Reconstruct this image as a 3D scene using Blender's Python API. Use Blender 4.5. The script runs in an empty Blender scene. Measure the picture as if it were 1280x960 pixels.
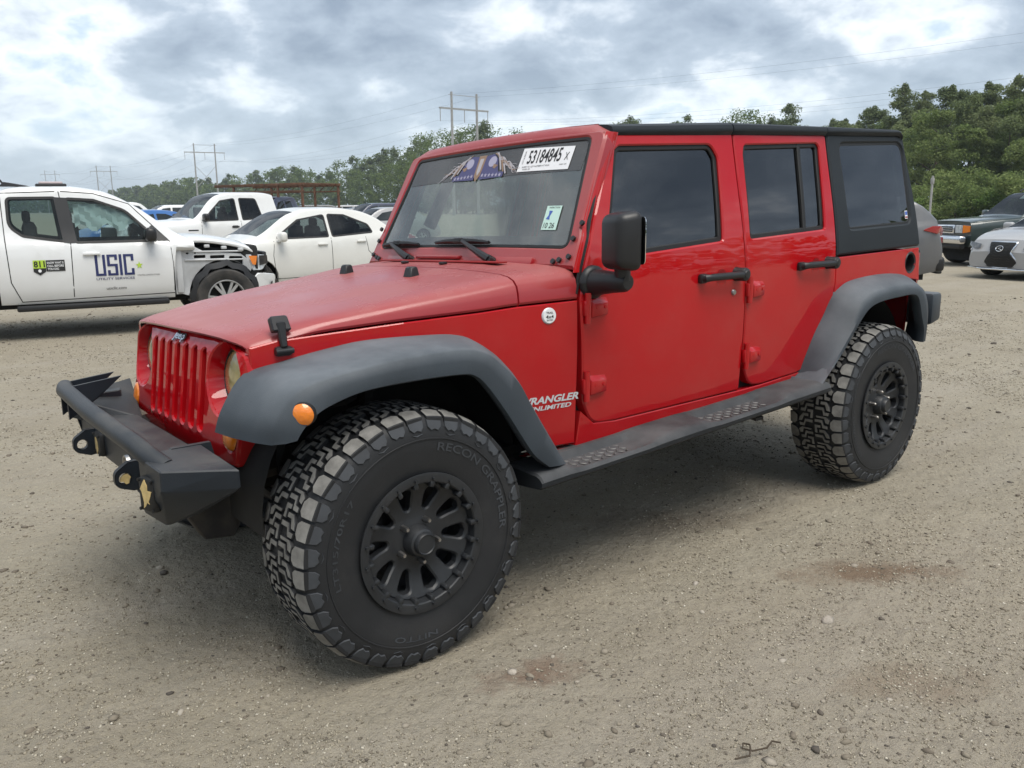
import bpy, bmesh, math, random
from math import sin, cos, pi, radians, sqrt, atan2, hypot
from mathutils import Vector, Matrix, noise
from mathutils.geometry import delaunay_2d_cdt

# ------------------------------------------------------------------ camera, sky, sun, exposure
SC = bpy.context.scene
COL = SC.collection
CAM = Vector((1.4313, 3.1776, 1.49884))
FWD = Vector((-.61762, -.76004, -.2022)).normalized()
RGT = Vector((-.77465, .63231, -.01058)).normalized()
UPV = RGT.cross(FWD).normalized()
FPX = 1076.26
cd = bpy.data.cameras.new('camera')
cd.sensor_width = 36; cd.sensor_fit = 'HORIZONTAL'
cd.lens = FPX * 36 / 1280
cd.clip_start = .05; cd.clip_end = 6000
cam = bpy.data.objects.new('camera', cd); COL.objects.link(cam)
mw = Matrix.Identity(4)
for i, v in enumerate((RGT, UPV, -FWD)):
    for j in range(3): mw[j][i] = v[j]
mw.translation = CAM
cam.matrix_world = mw
SC.camera = cam

SUN_EL, SUN_AZ = radians(66), radians(80)     # azimuth measured from +X towards +Y
wd = bpy.data.worlds.new('World'); SC.world = wd; wd.use_nodes = True
try: wd.cycles.sampling_method = 'MANUAL'; wd.cycles.sample_map_resolution = 512
except Exception: pass
nt = wd.node_tree; N = nt.nodes; L = nt.links
N.clear()
def math_n(tree, op, a, b=None, c=None, clamp=False):
    n = tree.nodes.new('ShaderNodeMath'); n.operation = op; n.use_clamp = clamp
    for i, v in enumerate((a, b, c)):
        if v is None: continue
        if isinstance(v, (int, float)): n.inputs[i].default_value = v
        else: tree.links.new(v, n.inputs[i])
    return n.outputs[0]
def mix_n(tree, f, a, b, blend='MIX'):
    n = tree.nodes.new('ShaderNodeMix'); n.data_type = 'RGBA'; n.blend_type = blend
    for s, v in ((n.inputs[0], f), (n.inputs[6], a), (n.inputs[7], b)):
        if isinstance(v, (int, float)): s.default_value = v
        elif isinstance(v, tuple): s.default_value = v if len(v) == 4 else (*v, 1)
        else: tree.links.new(v, s)
    return n.outputs[2]
def noise_n(tree, vec, scale, detail=4, rough=.5, dist=0, dim='3D'):
    n = tree.nodes.new('ShaderNodeTexNoise'); n.noise_dimensions = dim
    n.inputs['Scale'].default_value = scale; n.inputs['Detail'].default_value = detail
    n.inputs['Roughness'].default_value = rough; n.inputs['Distortion'].default_value = dist
    if vec is not None: tree.links.new(vec, n.inputs['Vector'])
    return n.outputs['Fac']
def ramp_n(tree, f, *stops):
    n = tree.nodes.new('ShaderNodeValToRGB'); cr = n.color_ramp
    while len(cr.elements) < len(stops): cr.elements.new(.5)
    for e, (p, c) in zip(cr.elements, stops):
        e.position = p; e.color = (c, c, c, 1) if isinstance(c, (int, float)) else (*c, 1)
    tree.links.new(f, n.inputs[0])
    return n.outputs[0]

sky = N.new('ShaderNodeTexSky'); sky.sky_type = 'NISHITA'; sky.sun_disc = False
sky.sun_elevation = SUN_EL; sky.sun_rotation = pi / 2 - SUN_AZ
tc = N.new('ShaderNodeTexCoord')
sx = N.new('ShaderNodeSeparateXYZ'); L.new(tc.outputs['Generated'], sx.inputs[0])
zz = math_n(nt, 'MAXIMUM', sx.outputs[2], .0)
den = math_n(nt, 'ADD', zz, .42)
cx = math_n(nt, 'DIVIDE', sx.outputs[0], den); cy = math_n(nt, 'DIVIDE', sx.outputs[1], den)
cmb = N.new('ShaderNodeCombineXYZ'); L.new(cx, cmb.inputs[0]); L.new(cy, cmb.inputs[1]); cmb.inputs[2].default_value = 3.7
mp = N.new('ShaderNodeMapping'); L.new(cmb.outputs[0], mp.inputs[0])
mp.inputs['Rotation'].default_value = (0, 0, radians(38)); mp.inputs['Scale'].default_value = (1.0, 1.0, 1)
big = noise_n(nt, mp.outputs[0], 2.0, 3, .5, .2)
fin = noise_n(nt, mp.outputs[0], 5.2, 10, .58, .15)
den_ = math_n(nt, 'ADD', math_n(nt, 'MULTIPLY', big, .55), math_n(nt, 'MULTIPLY', fin, .45))
# bright white rims, grey-blue undersides; some thin blue gaps
ccol = ramp_n(nt, den_, (.30, (2.8, 3.9, 5.0)), (.365, (4.0, 4.8, 5.5)), (.405, (6.2, 6.6, 6.9)), (.435, (5.2, 5.6, 6.0)), (.485, (3.1, 3.6, 4.2)), (.58, (1.8, 2.2, 2.75)))
hz = ramp_n(nt, sx.outputs[2], (.0, 1.0), (.16, .0))
ccol2 = mix_n(nt, math_n(nt, 'MULTIPLY', hz, .6), ccol, (4.1, 4.85, 5.5))
skym = mix_n(nt, 1.0, sky.outputs[0], (1.0, 1.0, 1.0), 'MULTIPLY')
mixs = mix_n(nt, .90, skym, ccol2)
bg = N.new('ShaderNodeBackground'); bg.inputs['Strength'].default_value = .106
L.new(mixs, bg.inputs[0])
wo = N.new('ShaderNodeOutputWorld'); L.new(bg.outputs[0], wo.inputs[0])

sd = bpy.data.lights.new('sun', 'SUN'); sd.energy = 2.0; sd.angle = radians(40); sd.color = (1, .95, .87)
sun = bpy.data.objects.new('sun', sd); COL.objects.link(sun)
sdir = Vector((cos(SUN_EL) * cos(SUN_AZ), cos(SUN_EL) * sin(SUN_AZ), sin(SUN_EL)))
sun.rotation_euler = sdir.to_track_quat('Z', 'Y').to_euler()

vs = SC.view_settings
vs.view_transform = 'Standard'; vs.look = 'None'; vs.exposure = 0.84; vs.gamma = 1; vs.use_curve_mapping = False
SC.render.engine = 'CYCLES'
SC.cycles.max_bounces = 7; SC.cycles.transparent_max_bounces = 10; SC.cycles.transmission_bounces = 6
SC.cycles.glossy_bounces = 4; SC.cycles.diffuse_bounces = 3
SC.cycles.caustics_reflective = False; SC.cycles.caustics_refractive = False
SC.cycles.use_denoising = True

# ------------------------------------------------------------------ helpers
def ray(px, py):
    return FWD + RGT * ((px - 640) / FPX) - UPV * ((py - 480) / FPX)
def at(px, dist, z=0.0):
    """world point under photo column px at a horizontal distance, at height z"""
    d = ray(px, 257); h = hypot(d.x, d.y)
    return Vector((CAM.x + d.x / h * dist, CAM.y + d.y / h * dist, z))
def gpt(px, py, z=0.0):
    d = ray(px, py); t = (z - CAM.z) / d.z
    return CAM + d * t
def lerp(a, b, t): return a + (b - a) * t
def interp(x, xs, ys):
    if x <= xs[0]: return ys[0]
    for i in range(1, len(xs)):
        if x <= xs[i]:
            return lerp(ys[i-1], ys[i], (x - xs[i-1]) / (xs[i] - xs[i-1]))
    return ys[-1]
def sinterp(x, xs, ys):
    """monotone-ish smooth interpolation (Catmull-Rom in y)"""
    n = len(xs)
    if x <= xs[0]: return ys[0]
    if x >= xs[-1]: return ys[-1]
    for i in range(1, n):
        if x <= xs[i]: break
    i0 = i - 1; h = xs[i] - xs[i0]; t = (x - xs[i0]) / h
    def sl(k):
        if k <= 0 or k >= n - 1: 
            a, b = (0, 1) if k <= 0 else (n-2, n-1)
            return (ys[b] - ys[a]) / (xs[b] - xs[a])
        d1 = (ys[k] - ys[k-1]) / (xs[k] - xs[k-1]); d2 = (ys[k+1] - ys[k]) / (xs[k+1] - xs[k])
        if d1 * d2 <= 0: return 0
        return 2 * d1 * d2 / (d1 + d2)
    m0, m1 = sl(i0) * h, sl(i) * h
    t2, t3 = t*t, t*t*t
    return (2*t3-3*t2+1)*ys[i0] + (t3-2*t2+t)*m0 + (-2*t3+3*t2)*ys[i] + (t3-t2)*m1

class MB:
    lean = 0.0
    def __init__(s): s.v = []; s.f = []; s.m = []
    def add(s, vs_, fs, mi=0, T=None):
        o = len(s.v)
        for p in vs_:
            p = Vector(p)
            s.v.append(T @ p if T is not None else p)
        for f in fs: s.f.append([o + i for i in f]); s.m.append(mi)
        return s
    def box(s, c, size, bev=.0, mi=0, T=None, seg=2, rot=None):
        bm = bmesh.new(); bmesh.ops.create_cube(bm, size=1)
        bmesh.ops.scale(bm, vec=size, verts=bm.verts)
        if bev > 0:
            bmesh.ops.bevel(bm, geom=list(bm.edges), offset=min(bev, min(size) * .49), segments=seg, affect='EDGES', profile=.5)
        M_ = Matrix.Translation(c)
        if rot is not None: M_ = M_ @ rot.to_4x4()
        if T is not None: M_ = T @ M_
        bm.verts.ensure_lookup_table()
        s.add([v.co for v in bm.verts], [[v.index for v in f.verts] for f in bm.faces], mi, M_); bm.free(); return s
    def hull(s, pts, bev=0, mi=0, T=None, seg=1):
        bm = bmesh.new()
        for p in pts: bm.verts.new(p)
        bmesh.ops.convex_hull(bm, input=list(bm.verts))
        bmesh.ops.dissolve_limit(bm, angle_limit=.02, verts=list(bm.verts), edges=list(bm.edges))
        loose = [v for v in bm.verts if not v.link_faces]
        bmesh.ops.delete(bm, geom=loose, context='VERTS')
        if bev: bmesh.ops.bevel(bm, geom=list(bm.edges), offset=bev, segments=seg, affect='EDGES', profile=.5)
        bm.verts.index_update()
        s.add([v.co.copy() for v in bm.verts], [[v.index for v in f.verts] for f in bm.faces], mi, T); bm.free(); return s
    def loft(s, rings, closed=False, caps=False, mi=0, T=None):
        n = len(rings[0]); vs_ = [p for r in rings for p in r]; fs = []
        for i in range(len(rings) - 1):
            for j in range(n if closed else n - 1):
                a, b = i*n + j, i*n + (j+1) % n
                fs.append([a, b, b + n, a + n])
        if caps:
            fs.append(list(range(n))[::-1]); fs.append([(len(rings)-1)*n + j for j in range(n)])
        return s.add(vs_, fs, mi, T)
    def tube(s, pts, r, n=8, caps=True, mi=0, T=None):
        pts = [Vector(p) for p in pts]; rings = []; prev = None
        for i, p in enumerate(pts):
            d = (pts[min(i+1, len(pts)-1)] - pts[max(i-1, 0)])
            if d.length < 1e-9: d = Vector((0, 0, 1))
            d.normalize()
            u = prev - d * prev.dot(d) if prev is not None else d.orthogonal()
            if u.length < 1e-6: u = d.orthogonal()
            u.normalize(); prev = u; w = d.cross(u)
            rr = r[i] if isinstance(r, (list, tuple)) else r
            rings.append([p + (u*cos(2*pi*k/n) + w*sin(2*pi*k/n))*rr for k in range(n)])
        return s.loft(rings, True, caps, mi, T)
    def lathe(s, prof, n=32, o=(0,0,0), axis='y', mi=0, T=None, a0=0, a1=2*pi):
        """prof: (r,h) pairs along the axis"""
        full = abs(a1 - a0 - 2*pi) < 1e-6; rings = []
        o = Vector(o)
        m = n if full else n + 1
        for k in range(m):
            a = a0 + (a1-a0)*k/n; c, sn = cos(a), sin(a)
            rg = []
            for r, h in prof:
                if axis == 'y': rg.append(o + Vector((r*c, h, r*sn)))
                elif axis == 'x': rg.append(o + Vector((h, r*c, r*sn)))
                else: rg.append(o + Vector((r*c, r*sn, h)))
            rings.append(rg)
        if full: rings.append(rings[0])
        return s.loft(rings, False, False, mi, T)
    def prism(s, poly, f, d0, d1, bev=0, mi=0, T=None, ms=None):
        """poly of (u,v); f(u,v,d)->xyz; sides from d1 (base) to d0 (top) with a small chamfer"""
        p0 = f(*poly[0], d0); e = .002
        if (f(poly[0][0]+e, poly[0][1], d0)-p0).cross(f(poly[0][0], poly[0][1]+e, d0)-p0).dot(p0-f(*poly[0], d1))*area(poly) < 0: poly = poly[::-1]
        n = len(poly); top = inset(poly, bev) if bev else poly
        vs_ = [f(u, v, d0) for u, v in top]
        if bev: vs_ += [f(u, v, lerp(d0, d1, min(.9, bev/abs(d1-d0)))) for u, v in poly]
        vs_ += [f(u, v, d1) for u, v in poly]
        fs = [list(range(n))]
        for k in range(2 if bev else 1):
            for i in range(n):
                j = (i+1) % n; fs.append([k*n+i, (k+1)*n+i, (k+1)*n+j, k*n+j])
        s.add(vs_, fs, mi, T)
        if ms is not None: s.m[-(len(fs)-1):] = [ms]*(len(fs)-1)
        return s
    def build(s, name, mats, parent=None, smooth=38, label=None):
        me = bpy.data.meshes.new(name)
        lv = s.v
        if MB.lean: lv = [Vector((p.x, p.y, p.z - MB.lean*(.70 - p.y))) for p in lv]
        me.from_pydata([tuple(p) for p in lv], [], s.f)
        if not isinstance(mats, (list, tuple)): mats = [mats]
        for m in mats: me.materials.append(m)
        if len(mats) > 1: me.polygons.foreach_set('material_index', s.m)
        if smooth:
            me.polygons.foreach_set('use_smooth', [True]*len(me.polygons))
            try: me.set_sharp_from_angle(angle=radians(smooth))
            except Exception: pass
        me.update()
        o = bpy.data.objects.new(name, me); COL.objects.link(o)
        if parent is not None: o.parent = parent
        if label: o['label'] = label
        return o
def empty(name, loc=(0,0,0), rz=0, label=None, cat=None, group=None):
    o = bpy.data.objects.new(name, None); COL.objects.link(o)
    o.location = loc; o.rotation_euler = (0, 0, rz); o.empty_display_size = .2
    return tag(o, label, cat, group)
def tag(o, label=None, cat=None, group=None, kind=None):
    if label: o['label'] = label
    if cat: o['category'] = cat
    if group: o['group'] = group
    if kind: o['kind'] = kind
    return o
def copy_tree(o, parent=None):
    c = o.copy(); COL.objects.link(c)
    if parent is not None: c.parent = parent
    for ch in o.children: copy_tree(ch, c)
    return c
def area(poly):
    return .5*sum(poly[i][0]*poly[(i+1)%len(poly)][1] - poly[(i+1)%len(poly)][0]*poly[i][1] for i in range(len(poly)))
def ccw(poly): return poly if area(poly) > 0 else poly[::-1]
def inset(poly, d):
    n = len(poly); out = []
    sg = 1 if area(poly) > 0 else -1
    for i in range(n):
        a, b, c = Vector(poly[i-1]), Vector(poly[i]), Vector(poly[(i+1) % n])
        e1 = (b-a); e2 = (c-b)
        if e1.length < 1e-9 or e2.length < 1e-9: out.append(tuple(b)); continue
        e1.normalize(); e2.normalize()
        n1 = Vector((-e1.y, e1.x))*sg; n2 = Vector((-e2.y, e2.x))*sg
        m = n1 + n2
        if m.length < 1e-6: m = n1.copy()
        m.normalize(); k = d / max(.35, m.dot(n1))
        out.append((b.x + m.x*k, b.y + m.y*k))
    return out
def rp(pts, seg=5):
    """polygon with rounded corners; each point (u,v[,r])"""
    n = len(pts); out = []
    for i in range(n):
        p = pts[i]; r = p[2] if len(p) > 2 else 0
        b = Vector(p[:2])
        if r <= 0: out.append(tuple(b)); continue
        a, c = Vector(pts[i-1][:2]), Vector(pts[(i+1) % n][:2])
        d1, d2 = (a-b), (c-b); l1, l2 = d1.length, d2.length
        d1.normalize(); d2.normalize()
        ang = d1.angle(d2)
        t = min(r / max(math.tan(ang/2), .05), l1*.49, l2*.49)
        p0, p1 = b + d1*t, b + d2*t
        for k in range(seg+1):
            s_ = k/seg
            q = p0*(1-s_)**2 + b*2*s_*(1-s_) + p1*s_**2
            out.append(tuple(q))
    return out
def dens(poly, res):
    out = []; n = len(poly)
    for i in range(n):
        a, b = Vector(poly[i]), Vector(poly[(i+1) % n])
        k = max(1, int((b-a).length/res))
        for j in range(k): out.append(tuple(a.lerp(b, j/k)))
    return out
def inside(p, poly):
    x, y = p; c = False; n = len(poly); j = n-1
    for i in range(n):
        xi, yi = poly[i]; xj, yj = poly[j]
        if (yi > y) != (yj > y) and x < (xj-xi)*(y-yi)/(yj-yi)+xi: c = not c
        j = i
    return c
def panel(mb, outline, f, thick=.02, holes=(), res=.06, bev=.004, mi=0, T=None, back=False):
    O = ccw(dens(outline, res)); H = [ccw(dens(h, res)) for h in holes]
    Oi = inset(O, bev) if bev else O
    Hi = [inset(h, -bev) if bev else h for h in H]
    loops = [Oi] + Hi
    pts = []; edges = []
    for lp in loops:
        o = len(pts); pts += lp; n = len(lp)
        edges += [(o+i, o+(i+1) % n) for i in range(n)]
    nb = len(pts)
    us = [p[0] for p in Oi]; vs_ = [p[1] for p in Oi]
    nu = int((max(us)-min(us))/res); nv = int((max(vs_)-min(vs_))/res)
    bp = [Vector(p) for p in pts]
    for i in range(1, nu+1):
        for j in range(1, nv+1):
            q = (min(us) + (max(us)-min(us))*(i)/(nu+1), min(vs_) + (max(vs_)-min(vs_))*(j)/(nv+1))
            if not inside(q, Oi) or any(inside(q, h) for h in Hi): continue
            qv = Vector(q)
            if min((qv-b).length_squared for b in bp) < (res*.4)**2: continue
            pts.append(q)
    V, E_, F, *_ = delaunay_2d_cdt([Vector(p) for p in pts], edges, [], 0, 1e-6)
    fs = []
    for t in F:
        c = (sum(V[i].x for i in t)/len(t), sum(V[i].y for i in t)/len(t))
        if inside(c, Oi) and not any(inside(c, h) for h in Hi): fs.append(list(t))
    cu, cv = O[0]; e = .004
    p0 = f(cu, cv, 0); fl_ = (f(cu+e, cv, 0)-p0).cross(f(cu, cv+e, 0)-p0).dot(p0-f(cu, cv, .01)) < 0
    if fl_: fs = [t[::-1] for t in fs]
    mb.add([f(v.x, v.y, 0) for v in V], fs, mi, T)
    if back: mb.add([f(v.x, v.y, thick) for v in V], [t[::-1] for t in fs], mi, T)
    for k, (lp, li) in enumerate(zip([O] + H, loops)):
        n = len(lp); r0 = [f(*p, 0) for p in li]; rings = [r0]
        if bev: rings.append([f(*p, bev*.8) for p in lp])
        rings.append([f(*p, thick) for p in lp])
        vs2 = [q for r in rings for q in r]; f2 = []
        for a in range(len(rings)-1):
            for i in range(n):
                j = (i+1) % n
                q = [a*n+i, (a+1)*n+i, (a+1)*n+j, a*n+j]
                f2.append(q[::-1] if fl_ else q)
        mb.add(vs2, f2, mi, T)
    return mb
_tc = {}
def text_mesh(s, size=1.0, off=0.0, sx=1.0, ext=0.0, shear=0.0):
    """text as (verts2d, faces), centred"""
    key = (s, off, sx, shear)
    if key not in _tc:
        cu = bpy.data.curves.new('txt', 'FONT'); cu.body = s; cu.size = 1; cu.offset = off; cu.shear = shear
        cu.resolution_u = 3
        ob = bpy.data.objects.new('txt', cu); COL.objects.link(ob)
        dg = bpy.context.evaluated_depsgraph_get(); dg.update()
        me = bpy.data.meshes.new_from_object(ob.evaluated_get(dg))
        vs_ = [(v.co.x*sx, v.co.y) for v in me.vertices]; fs = [list(p.vertices) for p in me.polygons]
        bpy.data.objects.remove(ob); bpy.data.curves.remove(cu); bpy.data.meshes.remove(me)
        x0, x1 = min(v[0] for v in vs_), max(v[0] for v in vs_)
        y0, y1 = min(v[1] for v in vs_), max(v[1] for v in vs_)
        _tc[key] = ([(x-(x0+x1)/2, y-(y0+y1)/2) for x, y in vs_], fs, x1-x0, y1-y0)
    vs_, fs, w, h = _tc[key]
    return [(x*size, y*size) for x, y in vs_], fs, w*size, h*size
def text_on(mb, s, w, h, f, d=0.0, mi=0, off=0.0, cu=0, cv=0, shear=0, T=None):
    """text scaled to w x h, put at (cu,cv) on surface f(u,v,d)"""
    vs_, fs, tw, th = text_mesh(s, 1.0, off, 1.0, 0, shear)
    mb.add([f(cu + x*w/tw, cv + y*h/th, d) for x, y in vs_], fs, mi, T)

# ------------------------------------------------------------------ materials
def mat(name, base, rough=.5, metal=0, coat=0, spec=.5, var=0, vs=4, bump=0, bs=60, dust=None, dn=(.35,.7), ds=3, up=True, coat_r=.04, rv=0, wav=0):
    m = bpy.data.materials.new(name); m.use_nodes = True
    t = m.node_tree; b = t.nodes['Principled BSDF']
    b.inputs['Base Color'].default_value = (*base, 1); b.inputs['Roughness'].default_value = rough
    b.inputs['Metallic'].default_value = metal; b.inputs['Coat Weight'].default_value = coat
    b.inputs['Coat Roughness'].default_value = coat_r; b.inputs['Specular IOR Level'].default_value = spec
    tcn = t.nodes.new('ShaderNodeTexCoord'); oc = tcn.outputs['Object']
    col = None
    if var:
        f = noise_n(t, oc, vs, 6, .6)
        f = ramp_n(t, f, (.3, 0.0), (.7, 1.0))
        col = mix_n(t, f, tuple(c*(1-var) for c in base), tuple(min(1, c*(1+var)) for c in base))
    if dust:
        dc, amt = dust[:3], dust[3]
        f = noise_n(t, oc, ds, 7, .62)
        f = ramp_n(t, f, (dn[0], 0.0), (dn[1], 1.0))
        if up:
            g = t.nodes.new('ShaderNodeNewGeometry'); s_ = t.nodes.new('ShaderNodeSeparateXYZ')
            t.links.new(g.outputs['Normal'], s_.inputs[0])
            u = math_n(t, 'MULTIPLY', math_n(t, 'MAXIMUM', s_.outputs[2], 0), 1.0)
            f = math_n(t, 'MULTIPLY', math_n(t, 'ADD', math_n(t, 'MULTIPLY', f, .7), .3), u)
        f = math_n(t, 'MULTIPLY', f, amt, clamp=True)
        col = mix_n(t, f, col if col is not None else base, dc)
        r = math_n(t, 'ADD', math_n(t, 'MULTIPLY', f, .9 - rough), rough, clamp=True); t.links.new(r, b.inputs['Roughness'])
        if coat:
            c_ = math_n(t, 'MULTIPLY', math_n(t, 'SUBTRACT', 1.0, f), coat); t.links.new(c_, b.inputs['Coat Weight'])
            t.links.new(math_n(t, 'ADD', math_n(t, 'MULTIPLY', f, .5), coat_r), b.inputs['Coat Roughness'])
    if col is not None: t.links.new(col, b.inputs['Base Color'])
    if wav:      # faint panel waviness in the clear coat only
        bw = t.nodes.new('ShaderNodeBump'); bw.inputs['Strength'].default_value = wav; bw.inputs['Distance'].default_value = .02
        t.links.new(noise_n(t, oc, 2.6, 2, .5), bw.inputs['Height']); t.links.new(bw.outputs[0], b.inputs['Coat Normal'])
    if bump:
        bn = t.nodes.new('ShaderNodeBump'); bn.inputs['Strength'].default_value = bump; bn.inputs['Distance'].default_value = .01
        t.links.new(noise_n(t, oc, bs, 4, .6), bn.inputs['Height']); t.links.new(bn.outputs[0], b.inputs['Normal'])
    return m
def glass(name, tint, rough=.02, refl=1.0, film=None, wav=0):
    """tinted pane: see-through tint under a mirror-like Fresnel coat"""
    m = bpy.data.materials.new(name); m.use_nodes = True
    t = m.node_tree; t.nodes.clear()
    tr = t.nodes.new('ShaderNodeBsdfTransparent'); tr.inputs[0].default_value = (*tint, 1)
    gl = t.nodes.new('ShaderNodeBsdfGlossy'); gl.inputs['Color'].default_value = (.95, .97, 1, 1); gl.inputs['Roughness'].default_value = rough
    fr = t.nodes.new('ShaderNodeFresnel'); fr.inputs['IOR'].default_value = 1.55
    f = math_n(t, 'MULTIPLY', math_n(t, 'ADD', fr.outputs[0], .03), refl, clamp=True)
    base = tr.outputs[0]
    if film:
        df = t.nodes.new('ShaderNodeBsdfDiffuse'); df.inputs[0].default_value = (*film[:3], 1)
        tcn = t.nodes.new('ShaderNodeTexCoord')
        ff = math_n(t, 'MULTIPLY', ramp_n(t, noise_n(t, tcn.outputs['Object'], 2.5, 6, .6), (.2, .5), (.8, 1.0)), film[3])
        mx0 = t.nodes.new('ShaderNodeMixShader'); t.links.new(ff, mx0.inputs[0]); t.links.new(base, mx0.inputs[1]); t.links.new(df.outputs[0], mx0.inputs[2]); base = mx0.outputs[0]
    mx = t.nodes.new('ShaderNodeMixShader'); t.links.new(f, mx.inputs[0]); t.links.new(base, mx.inputs[1]); t.links.new(gl.outputs[0], mx.inputs[2])
    o = t.nodes.new('ShaderNodeOutputMaterial'); t.links.new(mx.outputs[0], o.inputs[0])
    return m
DUST = (.34, .28, .21)
RED = (.41, .004, .008)
M = {}
M['red'] = mat('red_paint', RED, .5, coat=1.0, coat_r=.012, spec=.0, wav=.10, dust=(.36,.24,.19,.10), ds=2.0, up=False, dn=(.45,.8))
M['red_dust_sheen'] = mat('dust_and_sheen_red_paint', (.31,.006,.012), .5, coat=1.0, spec=.2, dust=(.36,.21,.19,.60), ds=2.2, dn=(.30,.75), coat_r=.10)  # pink on upward faces: dust plus sky sheen put into the colour
M['red_dark'] = mat('darker_red_paint', (.25,.006,.006), .5)
M['plastic'] = mat('faded_black_plastic', (.034,.043,.053), .50, spec=.25, var=.20, vs=3, bump=.12, bs=260, dust=(.27,.29,.31,.55), ds=2.6)  # pale blue-grey upward faces: dust plus sky highlight painted into the colour
M['hardtop'] = mat('black_grained_hardtop', (.013,.017,.021), .52, spec=.28, var=.08, bump=.14, bs=340, dust=(.12,.13,.14,.14))
M['step'] = mat('black_step_plastic', (.020,.023,.027), .55, spec=.25, var=.2, vs=4, bump=.10, bs=260, dust=(.20,.20,.20,.45), ds=4)
M['blk'] = mat('black_plastic', (.014,.014,.015), .42, bump=.05, bs=300)
M['seal'] = mat('black_rubber_seal', (.008,.008,.008), .55)
M['void'] = mat('dark_underbody', (.010,.010,.010), .85, var=.5, vs=8)
M['frame'] = mat('dirty_frame_steel', (.020,.018,.017), .75, var=.4, vs=9, dust=(.16,.13,.10,.35), ds=6, up=False, dn=(.5,.8))
M['bumper'] = mat('textured_black_bumper_steel', (.015,.020,.027), .42, spec=.35, var=.15, vs=5, bump=.10, bs=240, dust=(.22,.20,.17,.32), ds=5, dn=(.45,.75))
M['rubber'] = mat('tyre_sidewall_rubber', (.012,.013,.015), .62, var=.22, vs=5, bump=.05, bs=120, dust=(.12,.11,.10,.16), ds=4, up=False, dn=(.5,.85))
M['tread'] = mat('dusty_tyre_tread', (.185,.180,.168), .82, var=.4, vs=14, bump=.2, bs=200)
M['lug'] = mat('dusty_highlit_rubber', (.040,.044,.050), .7, var=.3, vs=9)  # lugs and letters: dust and their blue-grey highlights in one lighter colour
M['rim'] = mat('matt_black_alloy', (.016,.018,.021), .46, metal=.0, var=.15, vs=6, dust=(.12,.11,.10,.10), ds=7, up=False, dn=(.45,.8))
M['steel'] = mat('bare_steel', (.42,.41,.40), .35, metal=1)
M['chrome'] = mat('chrome', (.75,.76,.78), .12, metal=1)
M['amber'] = mat('amber_lens', (.78,.21,.010), .22, coat=1, spec=.6, bump=.25, bs=90)
M['lens_yellow'] = mat('yellowed_headlight_lens', (.30,.245,.10), .2, coat=1, var=.6, vs=7)
M['redlens'] = mat('red_tail_lens', (.30,.012,.014), .2, coat=1)
M['clear'] = mat('clear_lamp_lens', (.55,.58,.60), .15, coat=1, var=.3, vs=20)
M['gold'] = mat('gold_paint_flake', (.62,.46,.20), .5, var=.3, vs=30)
M['white'] = mat('white_paint_decal', (.78,.79,.80), .45)
M['silver'] = mat('silver_decal', (.62,.63,.66), .35, metal=.2)
M['tan'] = mat('grey_seat_cloth', (.10,.10,.10), .9)
M['dash'] = mat('dark_dash_plastic', (.03,.03,.032), .7)
M['belt'] = mat('pale_headliner', (.20,.20,.19), .9)
M['ws'] = glass('windscreen_glass', (.58,.68,.63), .015, 1.2, film=(.34,.37,.34,.22))
M['tintglass'] = glass('dark_tinted_glass', (.03,.034,.036), .012, 1.15)
M['clearpane'] = glass('clear_side_glass', (.55,.62,.58), .015, .8)
M['carglass'] = glass('car_window_glass', (.40,.46,.45), .02, .5)
M['mirror'] = mat('mirror_glass', (.8,.8,.8), .03, metal=1)
# ------------------------------------------------------------------ the red off-road SUV (front axle over the origin, facing +X)
LEAN = .030
suv = empty('off_road_suv', (0,0,0), 0, 'big red four door off-road SUV with black hardtop and knobbly tyres in the foreground', 'suv')
def taper(x):
    return interp(x, [-.85, .40, .6], [0, .215, .25])
def SY(x, z):
    y = sinterp(z, [.45, .75, 1.0, 1.25, 1.34, 1.80, 1.95], [.768, .786, .793, .786, .774, .672, .64])
    return y - (taper(x) if x > -.85 else 0)
def side(sg, d0=0):
    return lambda u, v, d: Vector((u, sg*(SY(u, v) - d - d0), v))
def crom(pts, k=4):
    """Catmull-Rom through tuples"""
    out = []; P = [Vector(p) for p in pts]; n = len(P)
    for i in range(n-1):
        p0, p1, p2, p3 = P[max(i-1,0)], P[i], P[i+1], P[min(i+2,n-1)]
        for j in range(k):
            t = j/k
            out.append(.5*((2*p1)+(p2-p0)*t+(2*p0-5*p1+4*p2-p3)*t*t+(3*p1-p0-3*p2+p3)*t**3))
    out.append(P[-1]); return out

MB.lean = LEAN
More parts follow.
